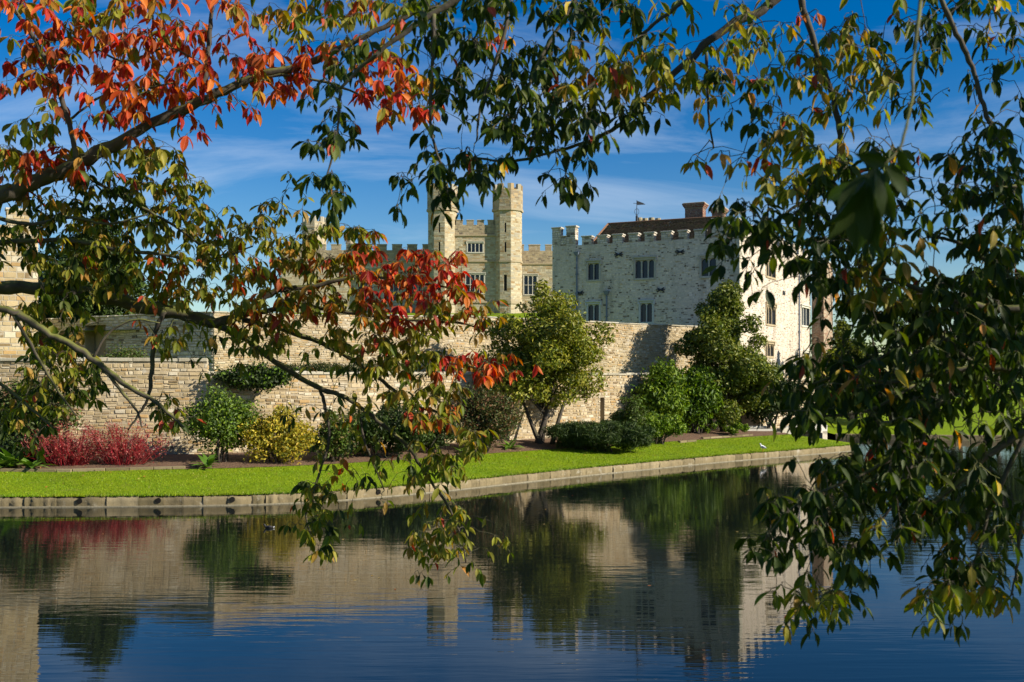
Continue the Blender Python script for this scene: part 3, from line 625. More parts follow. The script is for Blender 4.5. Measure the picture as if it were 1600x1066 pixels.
for k in (-1, 1):
    cpt = Vector((wv.x, wv.y, zat(331, 73))); m.tube([cpt + Vector((.17 * math.cos(a) * k * .9, 0, .22 * math.sin(a))) for a in np.linspace(-1.5, 1.5, 8)], [.02] * 8, 4)
m.tube([Vector((wv.x - .25, wv.y, zat(318, 73))), Vector((wv.x + .3, wv.y, zat(318, 73)))], [.02, .02], 4)
v = m.build('weathervane', M['iron'], keep)
m = MB(); zc = zat(317.5, 73); m.hull8([Vector((wv.x + x, wv.y + y, zc + z)) for y in (-.015, .015) for x, z in ((.02, -.14), (.62, -.1), (.42, .02), (.02, .16))], (.03, .03, .04)); m.build('flag', M['iron'], v)
# brick stair turret at the back right
ta = CORN + UR * WR; TU = Vector((.55, -.835, 0)); m = MB()
tb = thing('brick_turret', 'square brick and stone stair turret at the right end of the keep', 'turret', ta + Z * ZB)
O = ta + Vector((.08, -.1, ZB)); d1 = Vector((.82, -.57, 0)).normalized(); 
W1 = .95; n1 = Vector((d1.y, -d1.x, 0)); H = zat(407, 78) - ZB
kw = dict(ch=(.09, .1), ln=(.22, .3), rng=rk, gap=.014, proud=(.005, .014))
stone_block(m, O, d1, n1, W1, 2.2, H, pal(((.30, .16, .10), 3), ((.36, .22, .14), 2), ((.42, .33, .23), 2)), .12, **kw); m.build('wall', M['brick'], tb)

# ------------------------------------------------------------------ the new castle with twin octagonal towers
DC = 130.0; cs = DC / FPX; CX = lambda px: (px - 800) * cs; CZ = lambda py: CAM_Z + (HOR - py) * cs; X = Vector((1, 0, 0)); FY = Vector((0, -1, 0))
cst = thing('castle', 'pale stone castle front with twin octagonal towers and battlements behind the wall', 'building', (CX(742), DC, 12.2))
kc = dict(ch=(.17, .30), ln=(.28, .75), gap=.014, proud=(.002, .014)); rc = random.Random(44)
def octo(parent, cx, cy, s, z0, z1, slits, strings, flare, name='tower'):
    r = s / (2 * math.sin(math.pi / 8)); angs = [-55 - 45 / 2 + 45 * k for k in range(8)]
    m = MB(); core = MB(); pt = lambda a, rr: Vector((cx + rr * math.sin(math.radians(a)), cy - rr * math.cos(math.radians(a)), 0))
    zf = flare if flare else z1
    for (za, zb, g) in ((z0, zf, 0), (zf, z1 - .7, .11)) if flare else ((z0, z1 - .7, 0),):
        for k in range(8):
            a, b = pt(angs[k], r + g), pt(angs[k] + 45, r + g); U = (b - a); W = U.length; U.normalize(); Nn = Vector((U.y, -U.x, 0))
            hl = [(W / 2 - .13 * w_, W / 2 + .13 * w_, y0 - za, y1 - za) for (ki, y0, y1, w_) in slits if ki == k and y0 > za and y1 < zb]
            core_face(core, a + Z * za, U, Z, Nn, W, zb - za, hl, .35, (.42, .36, .25))
            for (h0, h1, v0, v1) in hl:
                core.poly([a + U * h0 + Z * (za + v0) - Nn * .34, a + U * h1 + Z * (za + v0) - Nn * .34, a + U * h1 + Z * (za + v1) - Nn * .34, a + U * h0 + Z * (za + v1) - Nn * .34], (.03, .03, .03))
            if k < 5: lay_stones(m, a + Z * za, U, Z, Nn, W, zb - za, hl, PAL_CASTLE if za < zf else PAL_CASTLE[2:] + PAL_PARA[:3], rng=rc, **kc)
    tw = core.build(name, M['castle'], parent); m.build('ashlar', M['castle'], tw, stuff=True)
    for zs, hh_, pj in strings:
        m = MB(); g = (.11 if flare and zs > flare - .05 else 0)
        for k in range(8):
            q = [pt(angs[k], r + g + pj), pt(angs[k] + 45, r + g + pj), pt(angs[k] + 45, r - .1), pt(angs[k], r - .1)]
            m.hull8([p + Z * (zs - hh_) for p in q] + [p + Z * zs for p in q], (.40, .33, .22))
        m.build('string_course', M['castle'], tw)
    g = .11 if flare else 0; m0 = MB(); m0.poly([pt(angs[k], r + g) + Z * (z1 - .71) for k in range(8)], (.3, .28, .24)); m0.build('leads', M['castle'], tw)
    for k in range(8):   # one merlon on each corner of the octagon, folded round it
        m = MB()
        for (qa, qb) in (((angs[k] - 13), angs[k]), (angs[k], angs[k] + 13)):
            rr = lambda a: (r + g) * math.cos(math.pi / 8) / math.cos(math.radians(((a - angs[0]) % 45) - 22.5))
            a, b = pt(qa, rr(qa + (.01 if qa < angs[k] else 0.01))), pt(qb, rr(qb - .01)); a2, b2 = a.lerp(Vector((cx, cy, 0)), .2), b.lerp(Vector((cx, cy, 0)), .2)
            m.hull8([a + Z * (z1 - .72), b + Z * (z1 - .72), b2 + Z * (z1 - .72), a2 + Z * (z1 - .72), a + Z * z1, b + Z * z1, b2 + Z * z1, a2 + Z * z1], pick(PAL_CASTLE[2:], rc))
        m.build('merlon', M['castle'], tw)
    return tw
S = 17.6 * cs
for x0, x1, nm in ((669, 712, 'tower'), (771, 815.5, 'tower')):
    octo(cst, CX((x0 + x1) / 2), DC + 1.2, S, 11.5, CZ(287.5), [(1, CZ(364), CZ(349), .8), (1, CZ(395), CZ(379), .9), (1, CZ(455), CZ(430), 1.5)], [(CZ(326), .28, .10), (CZ(407), .25, .12), (CZ(471), .35, .14)], CZ(326))
def range_block(x0, x1, Y, sill, merl, wins, gaps, strings, depth=12, mer_h=None, z0=11.5):
    k = Y / FPX; cx = lambda px: (px - 800) * k; cz = lambda py: CAM_Z + (HOR - py) * k
    O = Vector((cx(x0), Y, z0)); W = cx(x1) - cx(x0); H = cz(sill) - z0
    hl = [(cx(a) - O.x, cx(b) - O.x, cz(d) - z0, cz(c_) - z0) for a, b, c_, d, *_ in wins]
    c = MB(); core_face(c, O, X, Z, FY, W, H, hl, .4, (.42, .36, .25)); q = O + Vector((0, depth, 0))
    c.poly([O + Z * H, O + Z * H + X * W, q + Z * H + X * W, q + Z * H]); c.poly([O, O + Z * H, q + Z * H, q]); c.poly([O + X * W, O + X * W + Z * H, q + X * W + Z * H, q + X * W]); c.poly([q, q + X * W, q + X * W + Z * H, q + Z * H])
    w = c.build('range_wall', M['castle'], cst); hb = cz(strings[0]) - z0; m = MB(); lay_stones(m, O, X, Z, FY, W, hb, [(a - .13, b + .13, c_ - .13, d_ + .13) for a, b, c_, d_ in hl], PAL_CASTLE, rng=rc, **kc); lay_stones(m, O + Z * hb, X, Z, FY, W, H - hb, [], PAL_PARA, rng=rc, **kc); m.build('ashlar', M['castle'], w, stuff=True)
    for (a, b, c_, d_), wn in zip(hl, wins): window(cst, O + X * a + Z * c_, X, FY, b - a, d_ - c_, wn[4], True, wn[5], (.55, .52, .44) , True, .16)
    for sy in strings: m = MB(); m.box(Vector((O.x, Y, cz(sy))), X, Z, FY, 0, W, -.25, 0, -.05, .14, (.38, .31, .2), .03); m.build('string_course', M['castle'], w)
    for a, b in gaps: m = MB(); stone_block(m, Vector((cx(a), Y, cz(sill))), X, FY, cx(b) - cx(a), .5, cz(merl) - cz(sill) - .1, PAL_PARA, .1, capcol=(.42, .36, .26), rng=rc, **kc); m.build('merlon', M['castle'], w)
range_block(706, 777, DC + .4, 351.5, 343.5, [(731, 754, 380, 394, 4, None), (728, 756, 429, 458, 4, .45)], [(712.5, 723), (729, 740), (745.5, 756), (762, 771)], [366.5, 407, 471])
range_block(808, 900, DC + 3, 392, 382, [(819, 838.5, 431, 460, 3, .5)], [(813, 818.5), (826, 844), (852, 862), (868, 878), (884, 896)], [411], 14)
range_block(440, 676, DC + 4.2, 391, 381.5, [(600, 622, 440, 470, 3, .5), (640, 660, 440, 470, 3, .5), (560, 582, 440, 470, 3, .5)], [(a, a + 15) for a in np.arange(446, 665, 23.8)], [406], 16)
for x0, x1, y0, s_ in ((473, 509, 340, 14.2), (541, 554, 363, 5.2)):
    k = (DC + 11) / FPX; octo(cst, ((x0 + x1) / 2 - 800) * k, DC + 11, s_ * k, 14, CAM_Z + (HOR - y0) * k, [], [(CAM_Z + (HOR - y0 - 16) * k, .2, .08)], None, 'turret')
# left bastion
bt = thing('bastion_tower', 'tall sunlit rubble tower at the left edge behind the branches', 'tower', (-28, 47, 3.9)); bU = Vector((.87, .49, 0)).normalized(); bN = Vector((bU.y, -bU.x, 0)); O = Vector((-21.75, 47, 3.9)) - bU * 9.5
m = MB(); stone_block(m, O, bU, bN, 9.5, 7, 7.0, PAL_WALL, 0, rng=rc, ch=(.15, .28), ln=(.22, .6)); m.build('stonework', M['wallstone'], bt, stuff=True)
for k in range(6): m = MB(); stone_block(m, O + Z * 7.0 + bU * (.1 + k * 1.62), bU, bN, .95, .5, .7, PAL_WALL, .1, rng=rc, ch=(.12, .2), ln=(.2, .4)); m.build('merlon', M['wallstone'], bt)

# ------------------------------------------------------------------ planting
G1 = [(.055, .09, .015), (.08, .13, .02), (.04, .07, .015), (.11, .15, .025)]
def foliage(name, parent, lobes, n, size, palette, seed, mt='shrub', shell=.62, up=.25, elong=1.9, droop=0.0, jit=.75, fuzz=.2):
    """leaf-sized folded faces through the lobes' volume; lobes = [(centre, (rx,ry,rz))]"""
    rg = np.random.default_rng(seed); c = np.array([tuple(l[0]) for l in lobes]); r = np.array([l[1] for l in lobes])
    w = (r[:, 0] * r[:, 2]); k = rg.choice(len(lobes), n, p=w / w.sum())
    d = rg.normal(size=(n, 3)); d /= np.linalg.norm(d, axis=1)[:, None]
    rad = shell + (1.06 - shell) * rg.random((n, 1)) ** .6
    pos = c[k] + d * r[k] * rad + rg.normal(size=(n, 3)) * r[k] * fuzz
    nor = d * .9 + np.array([0, 0, up]) + rg.normal(size=(n, 3)) * jit; nor /= np.linalg.norm(nor, axis=1)[:, None]
    ax = rg.normal(size=(n, 3)) + np.array([0, 0, -droop]) + d * .5; ax -= nor * (ax * nor).sum(1)[:, None]; ax /= np.linalg.norm(ax, axis=1)[:, None]
    sd = np.cross(nor, ax); L_ = size * rg.uniform(.65, 1.35, (n, 1)); W_ = L_ / elong * .5
    v = np.stack((pos - ax * L_ * .5, pos + sd * W_ + nor * W_ * .35, pos + ax * L_ * .5 - nor * L_ * .12, pos - sd * W_ + nor * W_ * .35), 1).reshape(-1, 3)
    b = np.arange(n)[:, None] * 4; lo = np.concatenate((b, b + 1, b + 2, b, b + 2, b + 3), 1).ravel()
    pa = np.array(palette); lobc = rg.uniform(.82, 1.18, (len(lobes), 1)); col = pa[rg.integers(0, len(pa), n)] * rg.uniform(.8, 1.2, (n, 1)) * lobc[k]
    return link(name, raw_mesh(name, v, lo, np.full(n * 2, 3), np.repeat(col, 4, 0)), M[mt], parent, True)
def lobes_in(c, r, k, lr, rng, flat=.75, lo=-1.0):
    o = []
    for _ in range(k):
        while True:
            d = Vector((rng.uniform(-1, 1), rng.uniform(-1, 1), rng.uniform(lo, 1)))
            if .25 < d.length < 1: break
        f = rng.uniform(.7, 1.25) * lr * (1.15 - .35 * max(0, d.z))
        o.append((Vector(c) + Vector((d.x * r[0], d.y * r[1], d.z * r[2])), (f, f, f * flat)))
    return o
def stems(parent, base, lobes, rng, r0=.05, n=7, name='stems', spread=.25, mt='stem'):
    m = MB()
    for i in range(n):
        c = lobes[rng.randrange(len(lobes))][0]; b = Vector(base) + Vector((rng.uniform(-1, 1), rng.uniform(-1, 1), 0)) * spread; b.z -= .08
        mid = b.lerp(c, .5) + Vector((rng.uniform(-.2, .2), rng.uniform(-.2, .2), .15)) * (c - b).length * .35
        pts = [b, b.lerp(mid, .5) + Vector((0, 0, .04)), mid, mid.lerp(c, .6), c]; m.tube(pts, [r0, r0 * .85, r0 * .65, r0 * .45, r0 * .2], 6)
    return m.build(name, M[mt], parent, True)
def shrub(name, label, cat, px, Y, wpx, top, pal_, seed, n=5000, size=.10, k=14, mt='shrub', base=None, depth=.8, group=None, lr=.42, stem=True, elong=1.9, flat=.8, low=-1.0, shell=.6, up=.25, droop=0, zc=None):
    k = int(k * 2.2); lr *= .72; n = int(n * 1.3); rng = random.Random(seed); z0 = ground_at(px, Y) if base is None else base; x = (px - 800) / FPX * Y; zt = zat(top, Y); w = wpx * 1.12 / FPX * Y; h = zt - z0
    t = thing(name, label, cat, (x, Y, z0), group); rx = w / 2; f = lr * min(rx, h / 2) * 1.1; c = Vector((x, Y, z0 + h * .52 if zc is None else zc)); r = (max(.1, rx - f * .8), max(.1, rx * depth - f * .8), max(.08, h * .48 - f * flat * .75))
    lb = lobes_in(c, r, k, f, rng, flat, low)
    foliage('foliage', t, lb, n, size, pal_, seed, mt, shell, up, elong, droop)
    if stem: stems(t, (x, Y, z0), lb, rng, .02 + .012 * h, 7, spread=.2 * rx)
    return t
def tree(name, label, px, Y, wpx, top, crown_bottom, base_z, pal_, seed, n=12000, size=.2, k=34, mt='glossy', lr=.2, stems_n=3, tr=.14, depth=.9, group=None, elong=2.0, trunk_col=None):
    rng = random.Random(seed); x = (px - 800) / FPX * Y; zt, zb = zat(top, Y), zat(crown_bottom, Y); w = wpx / FPX * Y; t = thing(name, label, 'tree', (x, Y, base_z), group)
    f = lr * min(w / 2, (zt - zb) / 2); c = Vector((x, Y, (zt + zb) / 2)); r = (w / 2 - f * .7, (w / 2 - f * .7) * depth, (zt - zb) / 2 - f * .7)
    lb = []
    for q in lobes_in(c, r, k, f, rng, .85):
        u = (q[0].z - zb) / (zt - zb); sc = 1.08 - .75 * max(0, u - .4) - .35 * max(0, .25 - u)      # narrower towards the top
        sc *= rng.choice((.6, .85, 1, 1, 1.16)); ff = rng.choice((.5, .8, 1, 1.3)); lb.append((Vector((x + (q[0].x - x) * sc, Y + (q[0].y - Y) * sc, q[0].z + rng.uniform(-.3, .3) * f)), tuple(a_ * ff for a_ in q[1])))
    lb.append((Vector((x + rng.uniform(-.2, .2), Y, zt - f * .6)), (f * .6, f * .6, f * .7)))
    foliage('crown', t, lb, n, size, pal_, seed, mt, .5, .3, elong, fuzz=.13)
    m = MB()
    for i in range(stems_n):
        a = rng.uniform(0, 6.28); b = Vector((x + .45 * tr / .14 * math.cos(a), Y + .2 * math.sin(a), base_z - .15)); tip = c + Vector((rng.uniform(-.35, .35) * w, rng.uniform(-.2, .2) * w, (zt - zb) * rng.uniform(.05, .35)))
        mid = b.lerp(tip, .35) + Vector((rng.uniform(-.25, .25), rng.uniform(-.2, .2), 0)); m.tube(crom([b, mid, tip], 5), [tr * (1 - .8 * q / 10) for q in range(11)], 8)
    m.build('trunk', M['stem'], t)
    m = MB()
    for q in lb[:24]:
        b = Vector((x, Y, base_z + (q[0].z - base_z) * .5)) + Vector((rng.uniform(-.2, .2), 0, 0)); mid = b.lerp(q[0], .55) + Vector((0, 0, .2)); m.tube([b, mid, q[0]], [tr * .45, tr * .3, tr * .1], 5)
    m.build('limbs', M['stem'], t, stuff=True); return t

MAG = [(.15, .18, .015), (.22, .24, .025), (.09, .12, .015), (.30, .28, .04), (.18, .18, .02)]
GR = [(.09, .16, .01), (.14, .22, .015), (.19, .26, .025), (.06, .11, .01)]
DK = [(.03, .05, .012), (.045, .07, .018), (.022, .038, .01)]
YE = [(.42, .34, .03), (.50, .40, .05), (.30, .27, .03), (.36, .25, .03), (.18, .19, .03)]
BR = [(.10, .09, .03), (.07, .09, .025), (.15, .08, .04), (.05, .07, .02)]
tree('magnolia_tree', 'glossy evergreen magnolia against the wall left of the wall slit', 848, 48.6, 232, 440, 660, .85, MAG, 101, 30000, .19, 80, lr=.19, stems_n=4, tr=.13, group='wall magnolias')
tree('magnolia_tree', 'taller glossy evergreen magnolia in front of the keep corner', 1133, 58.6, 158, 439, 668, .95, [(.09, .12, .014), (.14, .17, .022), (.06, .09, .014), (.19, .20, .035)], 102, 32000, .21, 80, lr=.19, stems_n=3, tr=.14, group='wall magnolias')
shrub('wisteria', 'bright green wisteria mounded against the wall, left lobe', 'climber', 1028, 54.8, 82, 553, GR, 103, 5000, .26, 16, base=.9, elong=2.6, droop=.9, depth=.6, lr=.5)
shrub('wisteria', 'darker green wisteria between the two wall climbers and magnolia', 'climber', 1088, 57.0, 72, 565, GR[:2] + [(.04, .08, .012)], 104, 5000, .26, 16, base=.9, elong=2.6, droop=.9, depth=.6, lr=.5)
shrub('round_bush', 'dark weeping evergreen hiding the arch beside the bridge', 'bush', 1206, 60.6, 96, 576, DK, 105, 7500, .2, 18, base=.85, depth=.6)
shrub('leafy_bush', 'upright mid-green leafy bush at the lawn edge below the wisteria', 'bush', 1030, 51.5, 74, 641, GR, 106, 4500, .17, 14, elong=2.6)
shrub('juniper', 'low dark spreading juniper mound on the lawn edge', 'bush', 938, 47.4, 170, 655, [(.045, .075, .02), (.03, .055, .015), (.06, .09, .02)], 107, 16000, .24, 40, elong=7, flat=.55, up=.6, lr=.6, depth=.6)
shrub('fuchsia_bush', 'small grey-green bush between juniper and wisteria', 'bush', 985, 50.6, 52, 612, BR[1:2] + G1[:2], 108, 2600, .14, 10)
shrub('smoke_bush', 'brown-green rounded shrub left of the magnolia stems', 'bush', 750, 44.8, 112, 604, BR, 109, 8000, .13, 22)
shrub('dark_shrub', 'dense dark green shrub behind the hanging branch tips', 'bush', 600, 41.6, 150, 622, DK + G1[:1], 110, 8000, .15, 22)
shrub('twiggy_shrub', 'thin brownish-green shrub right of the yellow shrub', 'bush', 520, 39.6, 84, 636, G1 + [(.16, .12, .05)], 111, 3600, .13, 14, shell=.3)
shrub('yellow_shrub', 'golden yellow shrub glowing against the rubble wall', 'bush', 432, 38.6, 100, 629, YE, 112, 6500, .13, 20, shell=.45)
shrub('ceanothus', 'rounded light green shrub left of the yellow shrub', 'bush', 345, 38.4, 106, 598, GR + G1, 113, 7500, .13, 22, mt='glossy')
shrub('ivy', 'ivy clump tumbling over the wall coping above the ceanothus', 'ivy', 398, 40.6, 116, 566, DK + GR[:1], 114, 3800, .15, 30, base=3.5, stem=False, depth=.5, lr=.7, shell=.3)
shrub('wall_climber', 'dull green climber spreading up the wall at the far left', 'climber', 40, 38.6, 150, 590, BR[1:] + G1[:2], 115, 6500, .16, 20, depth=.3, low=-1)
shrub('dark_shrub', 'small dark evergreen under the climber at the left edge', 'bush', 60, 37.9, 110, 672, DK, 116, 2500, .14, 12, group=None)
shrub('clipped_bush', 'rounded clipped box bush behind the left coping', 'bush', 192, 42.6, 62, 537, G1[:2] + BR[:1], 117, 2400, .09, 8, base=4.0, lr=.8, depth=1)
m_h = [(450, 44.6), (490, 45.4), (530, 46.2), (572, 47.2), (612, 48.2)]
for i, (px, Y) in enumerate(m_h):
    shrub('clipped_hedge', ['low hedge clump nearest the ivy on top of the long wall', 'second low hedge clump from the ivy', 'third low hedge clump from the ivy', 'fourth low hedge clump from the ivy', 'last low hedge clump towards the magnolia'][i], 'hedge', px, Y, 50, 566, DK + BR[:1], 120 + i, 1300, .09, 8, base=4.0, stem=False, lr=.9, depth=.6, group='hedge on the terrace')
shrub('ground_cover', 'low leafy ground cover beside the bridge steps', 'plant', 1130, 57.2, 92, 655, GR, 126, 1500, .14, 10, stem=False)
shrub('dark_shrub', 'low dark shrub between the hanging branch and the smoke bush', 'bush', 676, 43.4, 84, 650, DK + G1[:1], 127, 3600, .13, 14)
rl = np.random.default_rng(12); nf = 420; li = rl.integers(14, len(KN) - 20, nf); lt = np.clip(rl.normal(.66, .22, nf), .03, .97)
lp = np.array([tuple(at_st(int(a), float(b))) for a, b in zip(li, lt)]); lp += np.stack((rl.normal(0, .4, nf), rl.normal(0, .3, nf), np.full(nf, .05)), 1); la = rl.random(nf) * 6.283; ld = np.stack((np.cos(la), np.sin(la), rl.normal(0, .25, nf)), 1) * .055; lw = np.stack((-np.sin(la), np.cos(la), rl.normal(0, .3, nf)), 1) * .025
lv = np.stack((lp - ld, lp + lw, lp + ld, lp - lw), 1).reshape(-1, 3); lc = np.repeat(np.array([(.35, .12, .03), (.42, .25, .05), (.22, .09, .04), (.45, .33, .10)])[rl.integers(0, 4, nf)], 4, 0)
fl_ = link('fallen_leaves', raw_mesh('fallen_leaves', lv, np.arange(nf * 4), np.full(nf, 4), lc), M['shrub'], None, True); tag(fl_, 'scattered brown and orange leaves on the soil and lawn edge', 'leaves')
nq = 70; wx = rl.uniform(-20, 14, nq); wy = rl.uniform(15, 40, nq); lp = np.stack((wx, wy, np.full(nq, .006)), 1); okk = wy < 30.5 + np.clip(wx + 6, 0, None) * .8; lp = lp[okk]; nq = len(lp); la = rl.random(nq) * 6.283; ld = np.stack((np.cos(la), np.sin(la), 0 * la), 1) * .045; lw = np.stack((-np.sin(la), np.cos(la), 0 * la + .12), 1) * .022
lv = np.stack((lp - ld, lp + lw, lp + ld, lp - lw), 1).reshape(-1, 3); lc = np.repeat(np.array([(.35, .12, .03), (.42, .25, .05), (.45, .33, .10)])[rl.integers(0, 3, nq)], 4, 0)
fw_ = link('floating_leaves', raw_mesh('floating_leaves', lv, np.arange(nq * 4), np.full(nq, 4), lc), M['shrub'], None, True); tag(fw_, 'few small fallen leaves drifting on the moat water', 'leaves')
# trees behind
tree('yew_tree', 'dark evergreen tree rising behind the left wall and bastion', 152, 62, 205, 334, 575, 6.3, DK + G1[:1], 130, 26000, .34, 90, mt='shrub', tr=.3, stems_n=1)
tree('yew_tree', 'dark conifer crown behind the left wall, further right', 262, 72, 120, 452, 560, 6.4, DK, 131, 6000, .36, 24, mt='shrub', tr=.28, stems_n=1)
RTG = 'trees right of the keep'
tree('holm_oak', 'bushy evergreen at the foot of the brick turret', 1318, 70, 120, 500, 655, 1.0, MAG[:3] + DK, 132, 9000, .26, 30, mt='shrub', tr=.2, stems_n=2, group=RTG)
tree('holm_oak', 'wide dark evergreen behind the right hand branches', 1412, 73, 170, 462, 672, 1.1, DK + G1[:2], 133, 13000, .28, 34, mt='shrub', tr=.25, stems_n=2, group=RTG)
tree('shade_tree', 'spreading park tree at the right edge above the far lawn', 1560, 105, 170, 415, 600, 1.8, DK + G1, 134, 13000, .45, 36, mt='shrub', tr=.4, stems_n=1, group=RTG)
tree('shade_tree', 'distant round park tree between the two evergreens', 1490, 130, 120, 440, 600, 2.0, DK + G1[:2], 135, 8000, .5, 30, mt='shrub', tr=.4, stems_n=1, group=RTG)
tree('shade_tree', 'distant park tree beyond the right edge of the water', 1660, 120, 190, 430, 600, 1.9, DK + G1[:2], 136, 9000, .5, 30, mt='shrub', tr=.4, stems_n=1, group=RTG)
wood = []; rq = random.Random(77)
for k in range(60):
    x = rq.uniform(20, 260); y = rq.uniform(190, 260); r = rq.uniform(5, 9); wood.append((Vector((x, y, 2 + r * .9)), (r, r, r * 1.1)))
fw = foliage('distant_wood', None, wood, 26000, 1.1, DK + G1[:2], 140); tag(fw, 'distant dark wood along the skyline right of the keep', 'wood')

# red dogwoods
def dogwood(label, px, Y, wpx, top, seed):
    rng = random.Random(seed); x = (px - 800) / FPX * Y; z0 = ground_at(px, Y); w = wpx / FPX * Y; h = zat(top, Y) - z0; t = thing('dogwood', label, 'bush', (x, Y, z0), 'red dogwoods'); m = MB(); pts = []
    for i in range(260):
        a = rng.uniform(0, 6.28); q = rng.random() ** .6; b = Vector((x + .26 * w * q * math.cos(a), Y + .25 * q * math.sin(a), z0 - .03)); hh_ = h * rng.uniform(.35, 1.08) * (1 - .38 * q * q)
        tp = b + Vector((.36 * w * q * math.cos(a) + rng.uniform(-.22, .22), .5 * q * math.sin(a) + rng.uniform(-.15, .15), hh_)); mid = b.lerp(tp, .5) + Vector((rng.uniform(-.1, .1), rng.uniform(-.1, .1), .05)); col = rng.choice(((.30, .015, .022), (.40, .035, .045), (.20, .012, .018), (.46, .10, .10), (.14, .02, .015)))
        m.tube([b, mid, tp], [.008, .007, .003], 3, col, False); pts.append((mid, tp))
        for _ in range(4): q2 = mid.lerp(tp, rng.uniform(-.4, .85)); m.tube([q2, q2 + Vector((rng.uniform(-.22, .22), rng.uniform(-.2, .2), rng.uniform(.05, .3)))], [.006, .003], 3, col, False)
    m.build('stems', M['shrub'], t, stuff=True)
    lb = [(tp, (.16, .16, .2)) for _, tp in pts[:150]] + [(a, (.16, .16, .2)) for a, _ in pts[:60]]
    foliage('foliage', t, lb, 3200, .06, [(.30, .02, .035), (.22, .03, .02), (.38, .10, .08), (.10, .07, .03), (.42, .16, .15)], seed, 'shrub', .1)
dogwood('crimson-stemmed dogwood at the left end of the bed', 102, 37.2, 112, 662, 201); dogwood('rightmost crimson dogwood, beside the bare soil', 190, 37.5, 118, 657, 202)

# big-leaved perennials, each leaf a part
def leafmesh(name, Ln, Wd, col, curve=.35, fold=.25, segs=5):
    m = MB(); prof = [0, .75, 1, .82, .45, 0] if segs == 5 else [0, .9, .8, 0]
    for i in range(segs + 1):
        u = i / segs; zc = -curve * u * u * Ln; w = prof[i] * Wd / 2
        for s_ in (-1, 0, 1): m.v.append((s_ * w, u * Ln, zc + abs(s_) * w * fold)); m.c.append(col)
    for i in range(segs):
        for s_ in (0, 1): a = i * 3 + s_; m.f.append((a, a + 1, a + 4, a + 3))
    return m.mesh(name, True)
BIGL = [leafmesh('big_leaf', .62, .2, c, .5) for c in ((.12, .22, .03), (.08, .16, .02), (.17, .26, .05))]
def perennial(label, px, Y, n, sc, seed):
    rng = random.Random(seed); z0 = ground_at(px, Y); x = (px - 800) / FPX * Y; t = thing('perennial', label, 'plant', (x, Y, z0 + .01), 'big-leaved perennials')
    for i in range(n):
        o = link('leaf', BIGL[i % 3], M['glossy']); o.parent = t; o.location = (rng.uniform(-.12, .12), rng.uniform(-.1, .1), rng.uniform(0, .1)); o.rotation_euler = (rng.uniform(.3, 1.25), rng.uniform(-.2, .2), 6.283 * i / n * 2.4 + rng.uniform(-.3, .3)); s_ = sc * rng.uniform(.75, 1.2); o.scale = (s_, s_, s_)
perennial('tall bright green large-leaved plant at the left picture edge', 12, 36.6, 22, 1.7, 301); perennial('large-leaved plant just left of the dogwoods', 48, 36.3, 16, 1.15, 302)
perennial('large-leaved plant on bare soil below the ceanothus', 324, 37.1, 18, .95, 303); perennial('large-leaved plant at the foot of the magnolia stems', 797, 46.2, 16, 1.0, 304); perennial('small large-leaved plant between the smoke bush and magnolia', 722, 43.9, 10, .7, 305)
# edging slabs of the beds
def slab(label, px0, px1, Y0, Y1):
    a, b = P(px0, 700, Y0), P(px1, 700, Y1); a.z = ground_at(px0, Y0); b.z = ground_at(px1, Y1); U = (b - a); W = U.length; U.normalize(); Nn = Vector((U.y, -U.x, 0)).normalized(); e = thing('bed_edging', label, 'edging', a, 'bed edging'); u = 0
    while u < W - .1:
        l = min(R.uniform(.6, 1.1), W - u); m = MB(); m.box(a, U, Z, Nn, u + .01, u + l - .01, -.06, .10, -.14, .04, pick(PAL_KERB, R), .015); m.build('edging_stone', M['dressed'], e); u += l
slab('weathered edging stones below the red dogwoods', 0, 112, 36.0, 36.05); slab('pale edging stones turning away right of the dogwoods', 113, 290, 36.1, 36.95)
slab('edging stones beside the bridge steps', 1098, 1176, 54.6, 57.6); slab('short edging slab right of the leafy bush', 1062, 1088, 52.4, 53.4)

# birds
def bird(name, label, loc, s, body, wing, legs, head=None, water=False):
    t = thing(name, label, 'bird', loc); o = Vector(loc); m = MB()
    f = lambda x, z: o + Vector((x * s, 0, z * s))
    path = [f(.5, .16), f(.42, .17), f(.25, .16), f(0, .15), f(-.22, .17), f(-.34, .24), f(-.38, .34), f(-.42, .42), f(-.48, .44), f(-.54, .42)] if water else [f(.42, .42), f(.34, .44), f(.2, .5), f(0, .56), f(-.16, .64), f(-.22, .74), f(-.24, .84), f(-.28, .92), f(-.34, .92), f(-.38, .9)]
    rad = [.01, .07, .15, .19, .16, .1, .075, .085, .075, .03]; m.tube(path, [r * s for r in rad], 10); m.build('body', M[body], t, True)
    for sg in (-1, 1):
        m = MB(); pts = [f(-.12, .2 if water else .62) + Vector((0, sg * .15 * s, 0)), f(.15, .22 if water else .54) + Vector((0, sg * .16 * s, 0)), f(.46, .22 if water else .42) + Vector((0, sg * .05 * s, 0))]; m.tube(pts, [.08 * s, .1 * s, .01 * s], 7); m.build('wing', M[wing], t, True)
    m = MB(); h = path[-1]; m.tube([h + Vector((.02 * s, 0, 0)), h + Vector((-.12 * s, 0, -.03 * s))], [.028 * s, .006 * s], 6); m.build('bill', M['bill'], t)
    if water: m = MB(); m.tube([f(.47, .16), f(.57, .24)], [.06 * s, .03 * s], 6); m.build('tail', M['gull'], t)
    if legs:
        for sg in (-1, 1): m = MB(); m.tube([f(.02, .45) + Vector((0, sg * .06 * s, 0)), f(.03, 0) + Vector((0, sg * .06 * s, 0))], [.02 * s, .016 * s], 5); m.build('leg', M['bill'], t)
bird('moorhen', 'small dark moorhen with white tail swimming on the moat', (-6.46, 27.2, -.02), .27, 'feather', 'feather', False, water=True)
